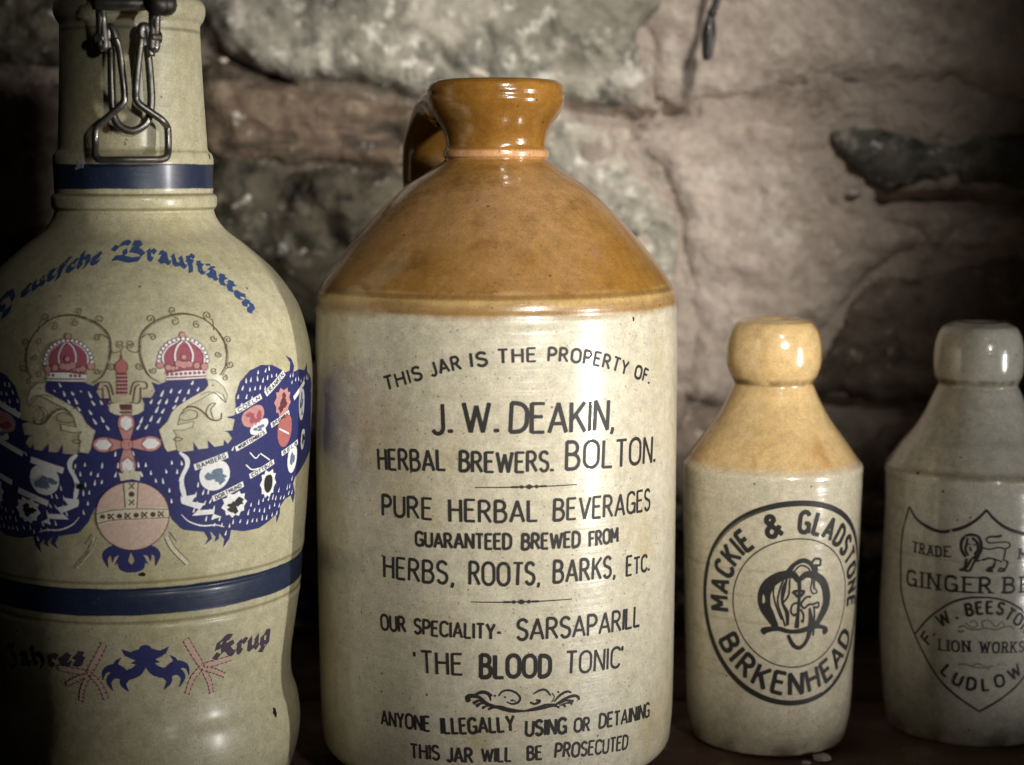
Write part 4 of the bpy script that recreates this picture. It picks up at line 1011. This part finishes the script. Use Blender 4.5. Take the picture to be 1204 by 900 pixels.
# pale heads, necks, scrolls
hd = ku(k4, (555, 480), (600, 482), (640, 515), (662, 560), (655, 598), (640, 560), (610, 545), (565, 556), (520, 585), (450, 620), (412, 665), (400, 720), (440, 710), (485, 700), (480, 730), (420, 748), (375, 745), (392, 770), (385, 800), (395, 850), (345, 862), (330, 840), (300, 745), (345, 700), (365, 655), (400, 618), (460, 580), (540, 535), (560, 510))
both(cream.fill, hd, 0, 5)
both(line_.stroke, np.vstack([hd, hd[:1]]), .7)
both(line_.stroke, catmull(ku(k4, (520, 560), (560, 545), (600, 552), (640, 590), (655, 600)), 5), .8)
both(line_.stroke, catmull(ku(k4, (425, 640), (470, 622), (520, 640), (575, 690), (625, 690), (632, 655)), 6), 1.9, taper=[.5, 1.2, 1, 1, .5])
both(cream.stroke, catmull(ku(k4, (470, 628), (520, 645), (575, 688), (620, 688)), 6), 2.6, off=.00002)
both(line_.stroke, catmull(ku(k4, (565, 680), (550, 650), (570, 612), (600, 605), (575, 640), (590, 690)), 6), .8)
both(line_.stroke, catmull(ku(k4, (412, 690), (450, 695), (500, 680), (500, 650), (460, 640), (420, 660)), 6), .8)
both(line_.stroke, catmull(ku(k4, (375, 795), (400, 785), (425, 792), (405, 805), (380, 800)), 4), .8)
both(line_.dot, ku(k4, (586, 510)), 1.1) if False else None
for P in (ku(k4, (586, 510)), kmir(ku(k4, (586, 510)))): line_.dot(P[0], 1.0)
# pale leg stripe and torn feathers
st = catmull(ku(k6, (140, 235), (175, 265), (180, 305), (155, 360), (152, 410), (165, 465), (170, 490)), 6)
both(white.stroke, st, 4.6, taper=[.6, 1.2, 1, 1, 1.3, .8])
both(white.fill, ku(k6, (150, 470), (230, 455), (205, 495), (270, 505), (245, 540), (325, 535), (320, 560), (360, 575), (305, 590), (318, 560), (205, 570), (240, 535), (150, 505)), 0, 4)
both(white.stroke, catmull(ku(k6, (148, 562), (190, 600), (260, 622), (330, 618), (375, 628)), 5), 1.7, taper=[.4, 1, 1.1, .4])
# drops scattered over the blue
r_ = random.Random(12)
def scatter(poly, a0, sx, sy, avoid=(), s=1.0):
    lo, hi = poly.min(0), poly.max(0); j = 0
    y = lo[1]+4
    while y < hi[1]:
        x = lo[0]+(j % 2)*sx/2
        while x < hi[0]:
            px, py = x+r_.uniform(-2, 2), y+r_.uniform(-2.2, 2.2)
            ok = inside(poly, px, py) and inside(poly, px+3, py) and inside(poly, px-3, py) and inside(poly, px, py+4) and inside(poly, px, py-4)
            if ok and not any(inside(q, px, py) for q in avoid):
                L_ = r_.uniform(2.6, 4.4)*s; a = a0+r_.gauss(0, .12); dx, dy = math.sin(a), -math.cos(a)
                for m in (1, -1):
                    cx0 = px if m == 1 else 2*KA-px; ddx = dx*m
                    drops.stroke([(cx0+ddx*L_, py+dy*L_), (cx0, py), (cx0-ddx*L_*.8, py-dy*L_*.8)], 2.1*s, taper=[.25, 1.0, 1.1])
            x += sx
        y += sy; j += 1
shieldzone = ku(k4, (715, 640), (830, 560), (870, 545), (960, 430), (985, 450), (1000, 520), (1060, 480), (1100, 470))
shieldzone = np.vstack([shieldzone, K.uvs([(367, 560), (357, 560)]), ku(k6, (740, 330), (690, 420), (560, 480), (505, 500), (470, 590), (360, 570), (330, 470), (250, 400), (215, 310), (420, 240), (430, 150), (440, 30))])
neckpoly = np.vstack([neck[:-3], ku(k4, (300, 745), (180, 760), (165, 700)), tail_l[3:]])
scatter(neckpoly, .45, 9.5, 10.5)
wingpoly = np.vstack([wing, K.uvs(wing_r), wing_low[:19], ku(k6, (200, 560), (210, 300), (400, 240), (440, 60))])
scatter(wingpoly, .22, 8.5, 10, [shieldzone], .85)
scatter(P3, -.12, 9.5, 11, [ku(k6, (-400, 390), (0, 390), (90, 500), (95, 620), (-300, 700))], .9)
# crown
def crown_at(M):
    cr = ku(k4, (322, 395), (312, 352), (335, 305), (385, 275), (430, 266), (478, 275), (525, 305), (545, 345), (548, 395), (545, 440), (335, 440))
    crown.fill(M(cr), 0, 5)
    base = ku(k4, (330, 445), (430, 430), (545, 425), (548, 470), (440, 478), (340, 482)); white.fill(M(base), 0, 5)
    maroon.stroke(M(ku(k4, (330, 445), (430, 430), (548, 425))), 1.2); maroon.stroke(M(ku(k4, (340, 470), (440, 466), (548, 460))), 1.6); 
    for x in range(345, 545, 24): P_ = M(ku(k4, (x, 453-(x-345)*.06)))[0]; crown.dot(P_, 2.0, .00006)
    for pts in ([(395, 420), (385, 350), (400, 300), (425, 275)], [(470, 410), (480, 350), (462, 300), (438, 275)], [(325, 400), (322, 350), (350, 305), (400, 275)], [(540, 400), (540, 350), (515, 310), (460, 275)]):
        white.stroke(M(catmull(ku(k4, *pts), 5)), 2.0, off=.00003)
        maroon.stroke(M(catmull(ku(k4, *[(a-7, b) for a, b in pts]), 5)), .6)
    for i in range(17):
        a = math.radians(178-i*176/16 - 180*0); c = ku(k4, (428+128*math.cos(a), 385-122*math.sin(a)))
        c = M(c)[0]; maroon.dot(c, 2.9, -.00002); white.dot(c, 2.0, .00007)
    for x, y, q in ((425, 243, 3.4), (432, 360, 3.0), (405, 395, 4), (432, 402, 4.2), (460, 398, 3.8), (500, 405, 3.6), (350, 415, 3.4), (306, 402, 4), (375, 420, 2.6), (540, 410, 4)):
        c = M(ku(k4, (x, y)))[0]; maroon.dot(c, q+.9, -.00002); pink.dot(c, q, .00012)
    maroon.stroke(M(ku(k4, (336, 484), (440, 480), (548, 472))), 1.0)
crown_at(lambda p: p); crown.build('crown', CROWN, krug); crown = Ink(K, crown.base); crown_at(kmir)
# scroll rings round the crowns
def scroll(c0, r0, a0, turns=1.35, sgn=1):
    n = 18; P = []
    for i in range(n):
        t = i/(n-1); a = math.radians(a0)+sgn*turns*2*math.pi*t; q = r0*(1-.78*t)
        P.append((c0[0]+q*math.cos(a), c0[1]+q*math.sin(a)))
    return np.array(P)
def ring_at(M):
    rg = ku(k4, (300, 492), (245, 455), (212, 390), (198, 320), (208, 240), (265, 180), (350, 142), (430, 130), (520, 150), (590, 200), (640, 270), (658, 340), (650, 410), (625, 455))
    line_.stroke(M(catmull(rg, 6)), 1.3, taper=[.7, 1.2, 1, 1.4, 1.0, 1.7, 1, 1.5, 1, .8])
    line_.stroke(M(catmull(rg+np.array([1.8, 1.2]), 6)), .5)
    for x, y, q, a, sg in ((372, 112, 4.6, 90, 1), (255, 158, 5.4, 60, -1), (385, 172, 5.0, -90, 1), (500, 190, 4.6, -60, -1), (556, 140, 5.6, 120, 1), (588, 262, 4.4, 0, 1), (664, 268, 4.8, 180, 1), (678, 398, 5.0, 200, -1), (612, 345, 4.2, 0, 1), (648, 470, 4.0, 240, 1), (592, 432, 4.2, 40, 1), (268, 255, 4.4, 200, 1), (148, 290, 4.6, 90, -1), (196, 408, 4.6, 0, 1), (272, 430, 4.2, 200, -1)):
        c = ku(k4, (x, y))[0]
        line_.stroke(M(scroll(c, q, a, 1.3, sg)), 1.0)
    for pts in ([(205, 300), (185, 335), (145, 325), (132, 300)], [(210, 260), (240, 238), (270, 240)], [(590, 220), (585, 170), (570, 155)], [(655, 320), (660, 290)], [(655, 420), (690, 410)]):
        line_.stroke(M(catmull(ku(k4, *pts), 4)), .9)
ring_at(lambda p: p); ring_at(kmir)
# onion tower
tw = lambda *p: ku(k4, *p)
ct = K.uv(*k4(103, 400))[0]
def sym(P, c=None): P = np.array(P); c = ct if c is None else c; Q = P.copy(); Q[:, 0] = 2*c-Q[:, 0]; return Q[::-1]
half = tw((103, 345), (98, 372), (72, 395), (70, 425), (82, 445)); half[0][0] = ct
red.fill(np.vstack([half, sym(half)]), 0, 4)
maroon.stroke(np.vstack([half, sym(half)]), .7); maroon.stroke(tw((75, 450), (135, 450)), 1.6); maroon.stroke(tw((103, 350), (103, 330)), 1.0)
pink.fill(tw((78, 455), (132, 455), (135, 560), (78, 560)), 0, 5)
for i in range(5):
    for j in range(4): c = tw((84+j*15, 468+i*20))[0]; maroon.dot(c, 1.5)
for sgn in (1, -1):
    for pts in ([(150, 560), (165, 500), (190, 490), (232, 495), (238, 522), (215, 528)], [(165, 595), (178, 520), (200, 505)], [(150, 600), (200, 600), (205, 520)]):
        P_ = catmull(tw(*pts), 4); P_ = P_ if sgn == 1 else sym(P_); maroon.stroke(P_, 1.3)
maroon.fill(tw((92, 610), (160, 610), (155, 640), (98, 640)), 0, 5); maroon.stroke(tw((95, 652), (155, 652)), 2.2)
both(cream.fill, ku(k4, (160, 600), (210, 605), (222, 640), (195, 660), (160, 668)), .00004, 5)
# cross of petals
cc = K.uv(*k5(672, 192)); 
for a, Lp in ((0, 36), (90, 32), (180, 36), (270, 34)):
    ca, sa = math.cos(math.radians(a)), math.sin(math.radians(a))
    def T_(p): return [(cc[0]+x*ca-y*sa, cc[1]+x*sa+y*ca) for x, y in p]
    pet = catmull(T_([(2, -3), (12, -6), (24, -9), (33, -6.5), (Lp+1, 0), (33, 6.5), (24, 9), (12, 6), (2, 3)]), 3)
    pink.fill(pet, .00004, 4); white.fill(T_([(16, 0), (22, -6), (30, -5.5), (Lp-1, 0), (30, 5.5), (22, 6)]), .00007, 4)
    maroon.stroke(np.vstack([pet, pet[:1]]), .7, off=.00002); maroon.stroke(T_([(20, -8), (15, 0), (20, 8)]), .7, off=.00002)
pink.dot(cc, 6.4, .00012, n=20); maroon.stroke(scroll(cc, 6.4, 0, 1, 1)*0+np.array([(cc[0]+6.4*math.cos(t), cc[1]+6.4*math.sin(t)) for t in np.linspace(0, 6.28, 18)]), .7, off=.00006)
# orb
co = K.uv(*k5(702, 570)); ro = K.uv(*k5(895, 560))[0]-co[0]; rv = K.uv(*k5(702, 750))[1]-co[1]
th_ = np.linspace(0, 2*np.pi, 48, endpoint=False)
oc = np.stack([co[0]+ro*np.cos(th_), co[1]+rv*np.sin(th_)], 1)
pinkw = Ink(K, .00008+LAY*3.5)
pinkw.fill(oc, 0, 5)
oband = Ink(K, .00008+LAY*5); oline = Ink(K, .00008+LAY*6.5)
oband.fill(ku(k5, (512, 550), (560, 540), (660, 528), (740, 526), (840, 524), (893, 528), (893, 585), (800, 590), (700, 594), (600, 600), (515, 622)), 0, 5)
oband.fill(ku(k5, (652, 395), (735, 395), (728, 528), (662, 528)), 0, 5)
for pts in ([(512, 560), (600, 540), (740, 532), (893, 535)], [(515, 612), (600, 592), (740, 585), (893, 578)], [(655, 395), (665, 528)], [(732, 395), (725, 528)]): oline.stroke(catmull(ku(k5, *pts), 5), .9)
for i, x in enumerate(range(545, 890, 44)):
    y = 575-(x-545)*.05
    if i % 2: oline.stroke(ku(k5, (x-13, y-14), (x+13, y+14)), 1.6); oline.stroke(ku(k5, (x+13, y-14), (x-13, y+14)), 1.6); oline.stroke(ku(k5, (x-15, y-15), (x-15, y+15)), 1)
    else: oline.dot(ku(k5, (x, y))[0], 3.0)
for i, y in enumerate((412, 455, 498)):
    if i == 1: oline.dot(ku(k5, (697, y))[0], 3.2)
    else: oline.stroke(ku(k5, (684, y-14), (710, y+14)), 1.4); oline.stroke(ku(k5, (710, y-14), (684, y+14)), 1.4)
oline.stroke(np.vstack([oc, oc[:1]]), .7)
cream.fill(ku(k5, (640, 385), (628, 340), (650, 348), (668, 310), (688, 345), (705, 310), (715, 335), (745, 335), (738, 385), (700, 375)), .00014, 5)
# sceptre ends beneath the orb
for M in (lambda p: p, kmir):
    P_ = M(catmull(ku(k6, (72, 680), (100, 735), (150, 790), (183, 822)), 5)); cream.stroke(P_, 5.2, off=-.00004); maroon.stroke(P_+np.array([2.4, -1.5]), .7); maroon.stroke(P_+np.array([-2.4, 1.5]), .7)
    maroon.stroke(M(ku(k6, (85, 655), (125, 705))), .8)
# shields and name ribbons on the wing
def ribbon(text, a, b, h=7.0, conv=k6, bend=0.0):
    A, Bp = K.uv(*conv(*a)), K.uv(*conv(*b)); t = (Bp-A); Ln = np.hypot(*t); t = t/Ln; n = np.array([t[1], -t[0]])
    mid = (A+Bp)/2+n*bend
    base = catmull([A, mid, Bp], 6)
    for M in (lambda p: p, kmir): white.fill(M(np.vstack([base, (base+n*h)[::-1]])), .00003, 4)
    if text: lay_text(txt, text, np.array([base[1]+n*1.3, mid+n*1.3, base[-2]+n*1.3]), h-2.6, h-2.6, .9, gap=.28)
def shield(c, w, h, mat, rot=0.0, conv=k6, inner=None, spiky=False, seed=0):
    q = random.Random(seed); C0 = K.uv(*conv(*c)); P_ = []
    for k in range(20):
        a = 2*math.pi*k/20; e = 1+(.12*math.cos(k*math.pi) if spiky else 0)
        x = w*e*math.copysign(abs(math.cos(a))**.7, math.cos(a)); y = h*e*math.copysign(abs(math.sin(a))**.8, math.sin(a))*(1.0)
        if y > 0: x *= 1-.35*(y/h)**2
        P_.append((C0[0]+x*math.cos(rot)-y*math.sin(rot), C0[1]+x*math.sin(rot)+y*math.cos(rot)))
    P_ = np.array(P_)
    for M in (lambda p: p, kmir):
        mat.fill(M(P_), .00001, 4)
        if inner is not None:
            for k in range(7):
                a = q.uniform(0, 6.28); rr_ = q.uniform(0, .55); c1 = C0+np.array([w*rr_*math.cos(a), h*rr_*math.sin(a)])
                S_ = [(c1[0]+w*.34*q.uniform(.4, 1.3)*math.cos(b), c1[1]+h*.3*q.uniform(.4, 1.3)*math.sin(b)) for b in np.linspace(0, 6.28, 9)[:-1]]
                inner.fill(M(np.array(S_)), .00008, 3)
shield((328, 360), 19, 17, white, -.2, inner=teal, seed=1); ribbon('BAMBERG', (222, 330), (398, 262), 7.5)
shield((430, 510), 16, 14, white, -.1, spiky=True, inner=txt, seed=2); ribbon('DORTMUND', (318, 495), (480, 415), 7)
shield((608, 400), 13, 16, white, .05, spiky=True, inner=None, seed=3); shield((608, 400), 7.5, 11, txt, .0)
ribbon('COTTBUS', (512, 375), (640, 295), 6.5)
ribbon('WÜRTTEMBERG'.replace('Ü', 'U'), (440, 230), (600, 132), 6.5)
shield((530, 45), 17, 12, pink, -.35, seed=5, inner=crown); shield((562, 100), 15, 7, white, -.4, inner=teal, seed=8)
ribbon('COELN', (712, 662), (845, 580), 7, conv=k4)
shield((955, 600), 15, 17, pink, .1, conv=k4, inner=maroon, seed=6, spiky=True); ribbon('FRANKEN', (870, 570), (968, 455), 8, conv=k4)
shield((965, 750), 15, 20, red, .1, conv=k4, inner=None, seed=7); ribbon('BREMEN', (895, 735), (990, 665), 6.5, conv=k4)
white.stroke(ku(k4, (935, 740), (985, 765)), 2.0, off=.0001)
shield((1055, 610), 9, 20, white, .0, conv=k4, inner=teal, seed=9); ribbon('', (1015, 590), (1070, 500), 6, conv=k4)
shield((735, 270), 12, 17, white, .1, inner=teal, seed=10); ribbon('SELB', (680, 255), (765, 190), 6.5)
shield((790, 165), 7, 13, white, .1, inner=txt, seed=11)
for pts in ([(510, 235), (540, 265), (560, 245)], [(565, 240), (615, 275)], [(490, 300), (520, 325), (560, 318)]): white.stroke(catmull(ku(k6, *pts), 4), 1.6, off=.0001)
# claws beside the lower crest
clawink = Ink(K, .00008+LAY*1); ORB = paint('orb_decal', (.46, .34, .28), .2); CLAW = paint('claw_decal', (.42, .29, .24), .25)
def claw(M):
    for pts, w_ in (([(712, 172), (740, 220), (772, 272)], 7.6), ([(772, 272), (830, 256), (882, 240)], 6.4), ([(775, 278), (820, 290), (856, 305)], 5.6), ([(775, 280), (800, 330), (808, 372)], 5.8), ([(768, 278), (735, 320), (715, 375)], 6.2)):
        P_ = M(catmull(ku(k7, *pts), 6)); maroon.stroke(P_, w_+1.2, off=-.00017, taper=[1, 1, .8]); clawink.stroke(P_, w_, off=.0, taper=[1, 1, .75])
        d = np.gradient(P_, axis=0); d /= np.hypot(*d.T)[:, None]; nn = np.stack([-d[:, 1], d[:, 0]], 1)
        for k in range(0, len(P_), 2):
            for sg in (1, -1): maroon.dot(P_[k]+nn[k]*sg*w_*.5, .9)
def cmir(P): P = np.array(P).copy(); P[:, 0] = 2*cf-P[:, 0]; return P[::-1]
claw(lambda p: p); claw(cmir)
for ink, nm, mt in ((blue, 'eagle_emblem', BLUE), (drops, 'feather_marks', WHITE), (cream, 'emblem_pale_parts', CREAM), (pink, 'emblem_pink_parts', PINK), (pinkw, 'orb', ORB), (clawink, 'claws', CLAW), (oband, 'orb_band', CREAM), (oline, 'orb_lines', MAROON), (red, 'emblem_red_parts', RED), (crown, 'crown', CROWN), (maroon, 'emblem_red_lines', MAROON), (white, 'shields_and_ribbons', WHITE), (txt, 'ribbon_lettering', INK2), (teal, 'shield_charges', TEAL), (line_, 'scroll_rings', LINE)):
    o_ = ink.build(nm, mt, krug)
    if nm in ('claws', 'feather_marks', 'emblem_pale_parts', 'emblem_pink_parts', 'emblem_red_parts', 'emblem_red_lines', 'orb_lines', 'shields_and_ribbons', 'ribbon_lettering', 'shield_charges', 'scroll_rings', 'eagle_emblem'): o_['kind'] = 'stuff'
# German lettering
bt = Ink(K)
def fr(word, pts, h0, h1, wt, conv, gap=.06, **k): lay_text(bt, word, ku(conv, *pts), h0, h1, wt, gap=gap, font=BL, nib=math.radians(38), jitter=.004, **k)
fr('B', [(62, 205), (180, 218), (308, 208)], 21, 21, 4.2, kt)
fr('rauls', [(322, 212), (365, 217), (440, 236), (540, 258), (640, 286), (680, 300)], 13.5, 13.5, 3.9, kt) if False else None
fr('raul', [(325, 210), (440, 232), (540, 254), (620, 276), (672, 292)], 19, 19, 4.0, kt)
fr('txtten', [(690, 300), (780, 340), (870, 400), (960, 480), (1055, 600)], 18.5, 18.5, 4.0, kt)
bt.build('lettering', BLUETXT, krug); bt = Ink(K)
fr('D', [(20, 800), (165, 600)], 28, 26, 4.4, kt0)
fr('eutlche', [(195, 590), (310, 520), (450, 440), (600, 370), (740, 320), (880, 290)], 17, 18.5, 3.8, kt0)
bt.build('lettering', BLUETXT, krug)
bt = Ink(K)
fr('Krug', [(822, 240), (880, 226), (960, 205), (1030, 178)], 22, 22, 4.3, k7, .08)
VB = paint('violet_black_letter_decal', (.05, .035, .055), .34); bt.build('lettering', VB, krug); bt = Ink(K)
fr('Jahres', [(40, 262), (140, 264), (230, 270), (330, 262)], 22, 19, 4.0, k7, .08)
bt.build('lettering', VB, krug)
